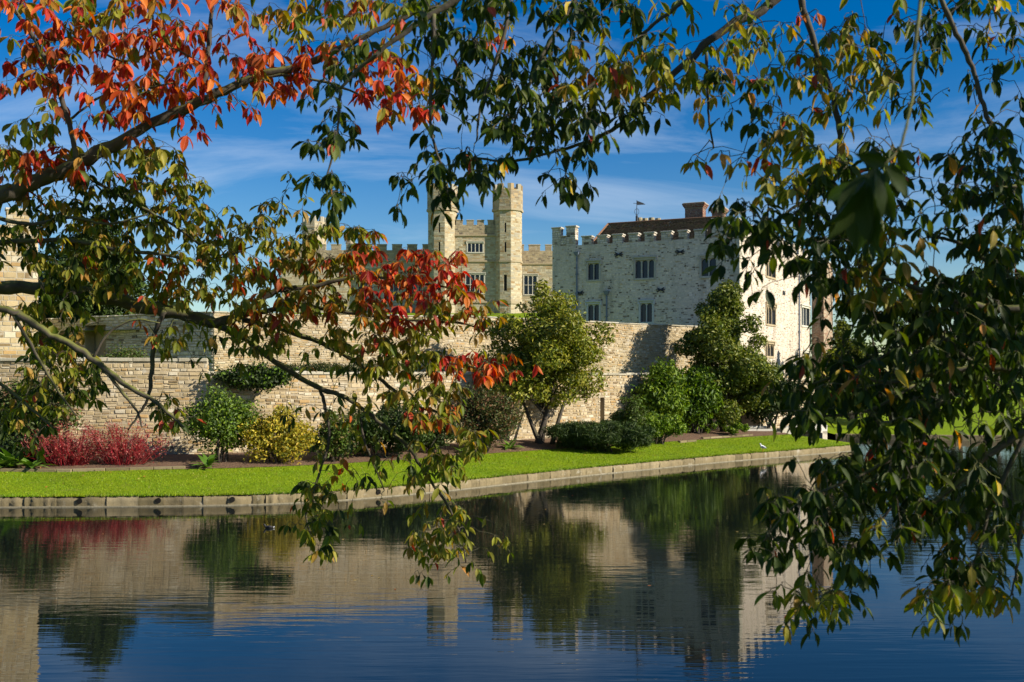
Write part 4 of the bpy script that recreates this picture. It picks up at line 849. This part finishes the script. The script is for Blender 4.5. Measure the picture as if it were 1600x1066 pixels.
i = min(range(len(KN)), key=lambda q: abs(KN[q].x / KN[q].y * FPX + 800 - 1183)); kp = KN[i] + Vector((.35, .12, 0)); bird('gull', 'white gull standing on the moat kerb', (kp.x, kp.y, .36), .42, 'gull', 'gullgrey', True)

# ------------------------------------------------------------------ the two cherry trees overhead
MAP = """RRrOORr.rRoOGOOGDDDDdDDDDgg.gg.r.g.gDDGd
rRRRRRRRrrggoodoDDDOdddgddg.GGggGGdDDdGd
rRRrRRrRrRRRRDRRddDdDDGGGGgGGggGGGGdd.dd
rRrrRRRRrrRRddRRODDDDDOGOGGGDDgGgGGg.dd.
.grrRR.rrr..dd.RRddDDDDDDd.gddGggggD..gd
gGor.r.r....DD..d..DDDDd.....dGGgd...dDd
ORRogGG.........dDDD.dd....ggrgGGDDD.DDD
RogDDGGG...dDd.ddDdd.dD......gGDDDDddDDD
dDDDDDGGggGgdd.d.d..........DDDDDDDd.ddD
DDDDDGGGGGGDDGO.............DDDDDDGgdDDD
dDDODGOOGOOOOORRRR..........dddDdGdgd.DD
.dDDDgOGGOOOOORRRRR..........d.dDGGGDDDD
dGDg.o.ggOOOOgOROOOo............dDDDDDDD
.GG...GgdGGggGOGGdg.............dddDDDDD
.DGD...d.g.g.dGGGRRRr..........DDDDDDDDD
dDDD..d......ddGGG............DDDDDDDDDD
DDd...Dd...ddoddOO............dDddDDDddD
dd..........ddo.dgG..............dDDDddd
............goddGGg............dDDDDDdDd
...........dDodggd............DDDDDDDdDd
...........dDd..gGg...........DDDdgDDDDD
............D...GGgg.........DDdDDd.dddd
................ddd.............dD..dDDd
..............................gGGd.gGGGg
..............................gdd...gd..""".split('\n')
CL = {'R': [(.42, .022, .012), (.48, .07, .015), (.33, .02, .012), (.26, .06, .018), (.52, .15, .02), (.56, .12, .02)], 'G': [(.15, .17, .012), (.22, .22, .02), (.09, .13, .012), (.28, .25, .035), (.16, .16, .016), (.30, .18, .03)], 'D': [(.03, .052, .008), (.042, .068, .010), (.024, .042, .008), (.085, .11, .014)]}  # D greens painted darker to stand in for shade, with one lighter speck tone
CL['O'] = [(.44, .09, .015), (.42, .20, .02), (.34, .04, .015), (.20, .19, .018), (.27, .20, .02), (.12, .15, .015), (.34, .17, .02), (.17, .17, .015)]
class Cherry:
    def __init__(s, label, base, seed):
        s.t = thing('cherry_tree', label, 'tree', base); s.rng = random.Random(seed); s.nodes = []; s.leaves = []; s.tw = MB(); s.base = Vector(base)
    def limb(s, pts, name='branch', sides=8):
        """pts: (Vector, diameter in metres)"""
        n = 6; c = crom([p for p, _ in pts], n); r = []
        for i in range(len(pts) - 1):
            for k in range(n): r.append((pts[i][1] + (pts[i + 1][1] - pts[i][1]) * k / n) / 2)
        r.append(pts[-1][1] / 2); big = max(r)
        for i in range(1, len(c) - 1): c[i] = c[i] + Vector((s.rng.uniform(-1, 1), s.rng.uniform(-1, 1), s.rng.uniform(-1, 1))) * min(.012, r[i] * .35); r[i] *= s.rng.uniform(.9, 1.12)
        m = MB(); m.tube(c, r, sides); o = m.build(name, M['bark'], s.t, True)
        for i, p in enumerate(c):
            if r[i] < .06: s.nodes.append((p, r[i]))
        return o
    def pl(s, Y, spec):
        """limb digitised as pixel x, pixel y, width px (+ optional depth)"""
        return s.limb([(P(q[0], q[1], q[3] if len(q) > 3 else Y), q[2] / FPX * (q[3] if len(q) > 3 else Y)) for q in spec])
    def grow(s, targets):
        """join every leaf-cluster point to the nearest wood with a curved twig, nearest first"""
        arr = np.array([tuple(p) for p, _ in s.nodes]); rad = [r for _, r in s.nodes]
        dist = [((arr - np.array(t[0])) ** 2).sum(1).min() for t in targets]
        for k in np.argsort(dist):
            t, kind, n, ls = targets[k]; t = Vector(t); d2 = ((arr - np.array(t)) ** 2).sum(1) + .35 * np.clip(np.array(t)[2] - arr[:, 2] - .15, 0, None) ** 2; i = int(d2.argmin()); a = Vector(arr[i]); L_ = (t - a).length; r0 = min(.006, rad[i] * .7); r0 = max(.0022, min(r0, .0022 + L_ * .006))
            mid = a.lerp(t, .5) + Vector((s.rng.uniform(-.12, .12), s.rng.uniform(-.12, .12), s.rng.uniform(0, .2))) * L_; q = [a, a.lerp(mid, .55) + Vector((0, 0, .03 * L_)), mid, mid.lerp(t, .55) + Vector((0, 0, .03 * L_)), t]
            q = [q[0]] + [x + Vector((s.rng.uniform(-1, 1), s.rng.uniform(-1, 1), s.rng.uniform(-1, 1))) * .008 for x in q[1:-1]] + [t]
            s.tw.tube(q, [r0, r0 * .9, r0 * .75, r0 * .6, .0016], 4, (.1, .08, .06), False)
            arr = np.vstack((arr, [tuple(x) for x in q[1:]])); rad += [r0 * .9, r0 * .75, r0 * .6, .0018]
            dirn = (t - q[2]); dirn = dirn.normalized() if dirn.length > 1e-5 else Vector((0, 0, -1)); s.cluster(t, dirn, kind, n, ls, q)
    def cluster(s, t, dirn, kind, n, ls, path):
        rng = s.rng; hx = rng.uniform(0, 6.28)
        for i in range(n):
            f = rng.random() ** 1.6 * .55; b = t.lerp(path[-2], f) if rng.random() < .8 else t.lerp(path[-3], f); an = hx + i * 2.4 + rng.uniform(-.4, .4)
            o = Vector((math.cos(an), math.sin(an), 0)); ax = (o * rng.uniform(.25, .9) + dirn * .25 + Vector((0, 0, -rng.uniform(.45, 1.1)))).normalized()
            side = ax.cross(Vector((rng.uniform(-.5, .5), rng.uniform(-.5, .5), 1))).normalized(); nor = side.cross(ax)
            if rng.random() < .3: side = (side + nor * rng.uniform(-1, 1)).normalized(); nor = side.cross(ax).normalized(); side = ax.cross(nor)
            c = rng.choice(CL[kind]); g = rng.uniform(.8, 1.2); c = tuple(x * g for x in c)
            if rng.random() < .03 and kind in 'GD': c = rng.choice(((.45, .2, .04), (.5, .36, .05), (.4, .06, .03)))
            L_ = ls * (rng.uniform(.75, 1.3) if rng.random() < .75 else rng.uniform(.4, .75)); b2 = b + ax * .012 + Vector((0, 0, -.004)); s.leaves.append((b2, ax, side, nor, L_, c, rng.uniform(.32, .44)))
            s.tw.tube([b, b2], [.0012, .0012], 3, (.2, .1, .04), False)
    def finish(s, nparts=300):
        s.tw.build('twigs', M['bark'], s.t, stuff=True)
        def score(l):
            p = l[0]; 
            if p.y < .5: return 0
            u, v = p.x / p.y * FPX + 800, HOR - (p.z - CAM_Z) / p.y * FPX
            return l[4] / p.y * (.3 + abs(l[3].y)) if 10 < u < 1590 and 10 < v < 1056 else 0
        s.leaves.sort(key=lambda l: -score(l)); U_ = np.array([0, .28, .55, .8, 1.0]); Wp = np.array([.06, .84, 1, .6, .03])
        def lm(fold, curl, us=U_, wp=Wp, saw=0.0):
            v, f = [], []
            for k_, (u, w) in enumerate(zip(us, wp)):
                for q in (-1, 0, 1): v.append((q * w * .5 * (1 - saw * (k_ % 2)), u, abs(q) * w * fold - curl * u * u + (.04 * math.sin(u * 9 + q) if q else 0)))
            for i in range(len(us) - 1):
                for q in (0, 1): a = i * 3 + q; f.append((a, a + 1, a + 4, a + 3))
            return v, f
        uf = np.linspace(0, 1, 12); wf = np.interp(uf, [0, .08, .2, .4, .55, .7, .82, .92, 1], [.05, .38, .74, .99, 1, .84, .55, .2, .01])
        var = [lm(.28, .18), lm(.38, .30), lm(.15, .42), lm(.22, .05)]
        shared = []
        for v, f in (lm(.28, .18, uf, wf, .09), lm(.38, .30, uf, wf, .09), lm(.15, .42, uf, wf, .09), lm(.22, .05, uf, wf, .09)):
            me = bpy.data.meshes.new('leaf'); me.from_pydata(v, [], f); me.polygons.foreach_set('use_smooth', [True] * len(f)); me.materials.append(M['leafpart']); shared.append(me)
        for k, (b, ax, side, nor, L_, c, wr) in enumerate(s.leaves[:nparts]):
            o = bpy.data.objects.new('leaf', shared[k % 4]); COL.objects.link(o); o.parent = s.t; o.matrix_parent_inverse = Matrix.Translation(-s.base); o.color = (*c, 1)
            o.matrix_basis = Matrix((( *(side * L_ * wr * 1.0), 0), (*(ax * L_), 0), (*(nor * L_ * .5), 0), (*b, 1))).transposed()
        rest = s.leaves[nparts:]
        if rest:
            n = len(rest); B = np.array([tuple(l[0]) for l in rest]); A = np.array([tuple(l[1]) for l in rest]); S_ = np.array([tuple(l[2]) for l in rest]); N_ = np.array([tuple(l[3]) for l in rest]); LL = np.array([l[4] for l in rest])[:, None, None]; C_ = np.array([l[5] for l in rest]); WR = np.array([l[6] for l in rest])[:, None, None]
            V_ = np.array([v for v, _ in var])[np.arange(n) % 4]
            co = B[:, None] + S_[:, None] * V_[:, :, :1] * LL * WR + A[:, None] * V_[:, :, 1:2] * LL + N_[:, None] * V_[:, :, 2:] * LL * .5
            fc = np.array(var[0][1]).ravel(); lo = (np.arange(n)[:, None] * 15 + fc[None]).ravel(); me = raw_mesh('foliage', co.reshape(-1, 3), lo, np.full(n * 8, 4), np.repeat(C_, 15, 0)); me.polygons.foreach_set('use_smooth', [True] * (n * 8)); lu = me.attributes.new('luv', 'FLOAT_VECTOR', 'POINT'); lu.data.foreach_set('vector', V_.astype(np.float32).ravel()); link('foliage', me, M['leaf'], s.t, True)

A = Cherry('mossy cherry tree with red and green autumn leaves reaching in from the left', (-7.9, 5.6, 1.8), 61)
B = Cherry('green cherry tree with shade painted into the leaves, drooping boughs reaching in from the right', (6.4, 4.0, 2.0), 62)
def vec(*a): return Vector(a)
# trunks
A.limb([(vec(-7.9, 5.6, 1.4), .6), (vec(-7.8, 5.6, 2.4), .48), (vec(-7.5, 5.6, 3.5), .42), (vec(-7.4, 5.6, 4.6), .30), (vec(-7.0, 5.5, 6.4), .2), (vec(-6.4, 5.3, 8.8), .08)], 'trunk', 12)
B.limb([(vec(6.4, 4.0, 1.8), .55), (vec(6.35, 4.0, 2.7), .44), (vec(6.2, 4.0, 3.8), .38), (vec(6.0, 3.9, 5.0), .28), (vec(5.6, 3.7, 6.8), .2), (vec(5.0, 3.4, 9.0), .08)], 'trunk', 12)
Y = 6.3
f = Y / FPX
A.limb([(vec(-7.45, 5.6, 4.0), .2)] + [(P(x, y, Y), w * f) for x, y, w in ((-400, 420, 36), (-120, 355, 31), (0, 308, 27), (60, 284, 24), (130, 252, 21), (200, 213, 17), (310, 160, 15), (390, 124, 13), (480, 98, 11), (560, 62, 9), (640, 22, 8), (710, -30, 7), (790, -90, 5))])
A.pl(Y, [(312, 160, 9), (322, 110, 8), (328, 50, 7), (333, -10, 6), (345, -90, 4)]); A.pl(Y - .15, [(122, 255, 9), (110, 200, 8), (92, 140, 8), (58, 68, 7), (15, 5, 6), (-30, -70, 4)])
A.pl(Y, [(400, 122, 6), (450, 118, 5), (520, 132, 4), (570, 152, 3)]); A.pl(Y + .2, [(115, 262, 6), (176, 300, 5), (232, 330, 4.5), (289, 364, 4), (340, 402, 3), (395, 385, 2.5)])
A.pl(Y, [(58, 70, 4), (120, 60, 4), (190, 95, 3.5), (260, 75, 3), (300, 90, 2.5)]); A.pl(Y, [(105, 190, 4), (160, 150, 3.5), (215, 140, 3), (270, 130, 2.5)])
Y2 = 6.8; f = Y2 / FPX
A.limb([(vec(-7.5, 5.6, 3.7), .18)] + [(P(x, y, Y2), w * f) for x, y, w in ((-400, 400, 34), (-130, 440, 26), (0, 447, 22), (90, 452, 20), (180, 470, 20), (260, 486, 20), (330, 503, 17), (385, 488, 13), (432, 455, 10), (492, 447, 8), (560, 432, 7), (640, 440, 5), (715, 452, 3))])
A.pl(Y2, [(318, 500, 12), (385, 530, 10), (427, 564, 9), (504, 609, 8), (541, 621, 7), (590, 657, 6.5), (636, 697, 6), (668, 745, 5), (700, 790, 4), (722, 845, 3), (728, 880, 2)])
A.pl(Y2 + .15, [(380, 500, 9), (444, 515, 8), (530, 550, 7), (590, 590, 6), (640, 630, 5.5), (690, 648, 4), (712, 680, 3)]); A.pl(Y2, [(385, 490, 8), (470, 480, 7), (560, 490, 6), (640, 500, 5), (720, 505, 3.5), (750, 515, 2)])
A.pl(Y2, [(600, 560, 5), (660, 560, 4), (720, 570, 3), (780, 583, 2)]); A.pl(Y2, [(500, 608, 6), (510, 645, 5), (514, 690, 4.5), (500, 735, 4), (488, 775, 3.5), (478, 805, 3), (490, 850, 2)])
A.pl(Y2, [(560, 640, 4), (570, 690, 3.5), (590, 740, 3), (600, 765, 2)])
Y3 = 6.1; f = Y3 / FPX
A.limb([(vec(-7.6, 5.6, 3.3), .14)] + [(P(x, y, Y3), w * f) for x, y, w in ((-420, 380, 26), (-150, 440, 16), (0, 482, 12), (40, 497, 12), (80, 524, 11), (130, 550, 11), (160, 574, 10), (200, 604, 8), (240, 626, 7), (270, 652, 5), (288, 668, 3))])
A.pl(Y3, [(160, 574, 6), (190, 612, 5), (215, 645, 4), (222, 668, 2.5)]); A.pl(Y3 + .4, [(258, 486, 8), (242, 520, 8), (237, 580, 7), (232, 620, 5), (215, 650, 4), (200, 672, 2.5)])
A.pl(Y3, [(145, 560, 5), (170, 520, 4), (210, 500, 3), (250, 505, 2)]); A.pl(Y3 + .3, [(-60, 385, 9), (0, 380, 8), (110, 376, 7), (180, 390, 6), (280, 402, 5), (330, 420, 3)]); A.pl(Y3 + .2, [(-40, 330, 7), (40, 350, 6), (110, 340, 5), (170, 350, 4), (230, 335, 3)])
A.pl(Y3 + .2, [(-80, 560, 8), (0, 600, 6), (50, 640, 5), (85, 670, 3)]); A.pl(Y3, [(20, 490, 6), (60, 560, 5), (90, 610, 4), (120, 650, 2.5)])
# right tree
Y4 = 4.6; f = Y4 / FPX
B.limb([(vec(5.9, 3.9, 5.2), .16)] + [(P(x, y, Y4), w * f) for x, y, w in ((1800, -330, 40), (1480, -150, 26), (1240, -18, 16), (1190, 14, 15), (1120, 56, 13), (1061, 108, 10), (1012, 151, 9), (979, 187, 7), (930, 217, 6), (870, 236, 5), (800, 252, 4), (720, 244, 3))])
B.pl(Y4, [(1110, -60, 8), (1068, 0, 7), (1028, 33, 6), (995, 62, 6), (950, 110, 5), (900, 150, 4), (850, 170, 3)]); B.pl(Y4, [(1244, -30, 11), (1262, 40, 10), (1293, 127, 9), (1310, 190, 9), (1313, 253, 7), (1322, 300, 5)])
B.pl(Y4, [(1370, 262, 6), (1320, 272, 6), (1290, 291, 6), (1240, 325, 5), (1213, 346, 4), (1175, 375, 3)])
B.limb([(vec(5.95, 3.9, 5.0), .15), (P(2000, -450, 3.8), .12), (P(1500, -260, 4.2), .075)] + [(P(x, y, 4.3), w * 4.3 / FPX) for x, y, w in ((1150, -130, 22), (900, -80, 17), (760, -30, 13), (680, 20, 10), (620, 60, 8), (570, 100, 6), (530, 140, 5))])
B.pl(4.3, [(678, 22, 7), (676, 100, 6), (672, 180, 5), (680, 232, 4), (692, 262, 3)]); B.pl(4.3, [(531, 140, 5), (528, 200, 4), (514, 263, 3), (505, 285, 2)]); B.pl(4.3, [(800, -50, 7), (790, 40, 6), (770, 110, 5), (750, 170, 4), (745, 220, 3)]); B.pl(4.3, [(960, -90, 7), (900, 0, 6), (850, 80, 5), (820, 150, 4), (800, 200, 3)])
B.pl(4.5, [(1104, 82, 5), (1105, 140, 4), (1108, 190, 3.5), (1115, 232, 2.5)])
Y5 = 3.9
B.limb([(vec(5.8, 3.8, 5.6), .12)] + [(P(x, y, Y5), w * Y5 / FPX) for x, y, w in ((1750, -300, 24), (1440, -90, 10), (1470, 0, 8), (1500, 63, 8), (1526, 127, 7), (1542, 181, 7), (1572, 232, 6), (1592, 290, 5), (1600, 360, 4))])
B.limb([(vec(6.1, 3.95, 4.4), .14)] + [(P(x, y, 3.8), w * 3.8 / FPX) for x, y, w in ((1950, 380, 36), (1720, 440, 24), (1600, 480, 14), (1530, 478, 11), (1470, 462, 9), (1400, 440, 7), (1340, 430, 5))])
B.limb([(vec(6.2, 4.0, 4.0), .13)] + [(P(x, y, 3.7), w * 3.7 / FPX) for x, y, w in ((1950, 520, 30), (1720, 560, 20), (1600, 578, 13), (1530, 574, 10), (1450, 586, 8), (1390, 598, 7), (1320, 585, 5), (1270, 600, 3))])
B.pl(3.7, [(1530, 574, 7), (1450, 515, 6), (1400, 545, 5), (1350, 570, 4), (1300, 582, 3)]); B.pl(3.9, [(1640, 480, 10), (1560, 420, 8), (1500, 380, 6), (1450, 370, 4)]); B.pl(3.8, [(1590, 290, 5), (1540, 300, 4), (1490, 330, 3), (1460, 335, 2)])
B.limb([(vec(6.3, 4.0, 3.6), .12)] + [(P(x, y, 3.8), w * 3.8 / FPX) for x, y, w in ((1950, 600, 30), (1750, 630, 22), (1640, 660, 14), (1560, 700, 11), (1490, 760, 9), (1440, 800, 7), (1400, 838, 5), (1375, 855, 3))])
B.pl(3.8, [(1600, 680, 8), (1548, 790, 7), (1530, 860, 5), (1500, 920, 3)]); B.pl(3.7, [(1480, 600, 7), (1440, 690, 6), (1400, 780, 5), (1350, 850, 4), (1300, 920, 2.5)]); B.pl(3.7, [(1420, 700, 6), (1350, 740, 5), (1280, 770, 4), (1230, 800, 3), (1190, 850, 2)]); B.pl(3.8, [(1640, 700, 7), (1600, 800, 6), (1590, 880, 4), (1580, 930, 3)])
B.pl(3.7, [(1430, 600, 6), (1360, 640, 5), (1290, 650, 4), (1240, 640, 3)])
# leaf clusters from the density map
tA, tB = [], []; rm = random.Random(9)
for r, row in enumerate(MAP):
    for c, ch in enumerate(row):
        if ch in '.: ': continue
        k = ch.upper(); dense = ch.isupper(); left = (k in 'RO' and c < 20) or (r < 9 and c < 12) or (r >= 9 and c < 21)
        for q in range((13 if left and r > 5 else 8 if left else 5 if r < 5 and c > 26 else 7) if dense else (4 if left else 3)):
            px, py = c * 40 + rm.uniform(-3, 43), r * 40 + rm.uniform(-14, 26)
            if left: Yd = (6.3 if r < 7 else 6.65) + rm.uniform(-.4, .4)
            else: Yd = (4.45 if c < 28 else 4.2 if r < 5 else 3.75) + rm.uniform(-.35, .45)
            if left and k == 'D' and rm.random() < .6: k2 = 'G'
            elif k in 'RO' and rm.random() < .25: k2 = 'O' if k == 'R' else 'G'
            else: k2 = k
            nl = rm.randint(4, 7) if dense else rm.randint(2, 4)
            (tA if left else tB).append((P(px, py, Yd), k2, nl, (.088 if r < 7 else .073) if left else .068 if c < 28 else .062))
            if q < 2 and dense and not left and c >= 31 and r >= 9: tB.append((P(px + rm.uniform(-20, 20), py + rm.uniform(-20, 20), Yd + rm.uniform(.2, .7)), k, 6, .07))
# boughs outside the picture; right crown thickened unseen, to shade the foreground leaves
def outside(p): 
    if p.y < .3: return (p - Vector((0, 0, 4))).length > 1.2
    return abs(p.x) > .5 * p.y + .3 or p.z > CAM_Z + .369 * p.y + .25
for _ in range(3600):
    p = vec(rm.uniform(2.2, 9.5), rm.uniform(-1.5, 6.5), rm.uniform(3.0, 10.2))
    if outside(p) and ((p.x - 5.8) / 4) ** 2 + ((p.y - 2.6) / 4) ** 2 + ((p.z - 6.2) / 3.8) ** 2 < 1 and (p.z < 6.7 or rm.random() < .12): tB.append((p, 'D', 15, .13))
for _ in range(170):
    p = vec(rm.uniform(-10.5, -3.6), rm.uniform(2.5, 8.5), rm.uniform(4.5, 10))
    if outside(p) and (p - vec(-7.2, 5.6, 6.8)).length < 3.7: tA.append((p, rm.choice('RGOG'), 7, .12))
for _ in range(45):
    p = vec(rm.uniform(-3, 3), rm.uniform(3.6, 5.5), rm.uniform(5.6, 7.4))
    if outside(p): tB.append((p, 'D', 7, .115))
A.grow(tA); B.grow(tB)
# the near spray close to the lens, in the darkest shade-painted leaf colour
sp = P(1372, 262, 1.75)
B.limb([(P(1560, -260, 3.9), .03), (P(1470, -160, 2.6), .012), (P(1432, 60, 1.9), .006), (P(1424, 160, 1.8), .005), (P(1405, 232, 1.77), .0045), (sp, .004), (P(1345, 285, 1.72), .003)])
for px, py, tx, ty, ln in ((1372, 262, 1350, 372, .125), (1380, 258, 1418, 308, .085), (1360, 270, 1318, 330, .10), (1352, 280, 1300, 350, .09), (1346, 284, 1338, 420, .13), (1366, 266, 1378, 372, .12), (1342, 286, 1290, 395, .10), (1350, 280, 1362, 415, .115), (1360, 268, 1400, 350, .10), (1340, 288, 1312, 300, .07), (1385, 254, 1330, 240, .06), (1404, 232, 1422, 268, .055)):
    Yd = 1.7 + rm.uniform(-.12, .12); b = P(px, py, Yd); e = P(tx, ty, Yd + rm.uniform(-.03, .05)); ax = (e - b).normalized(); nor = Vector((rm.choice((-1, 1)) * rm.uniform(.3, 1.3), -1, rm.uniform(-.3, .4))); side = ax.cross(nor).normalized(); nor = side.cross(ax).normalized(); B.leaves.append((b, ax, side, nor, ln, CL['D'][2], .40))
A.finish(); B.finish()
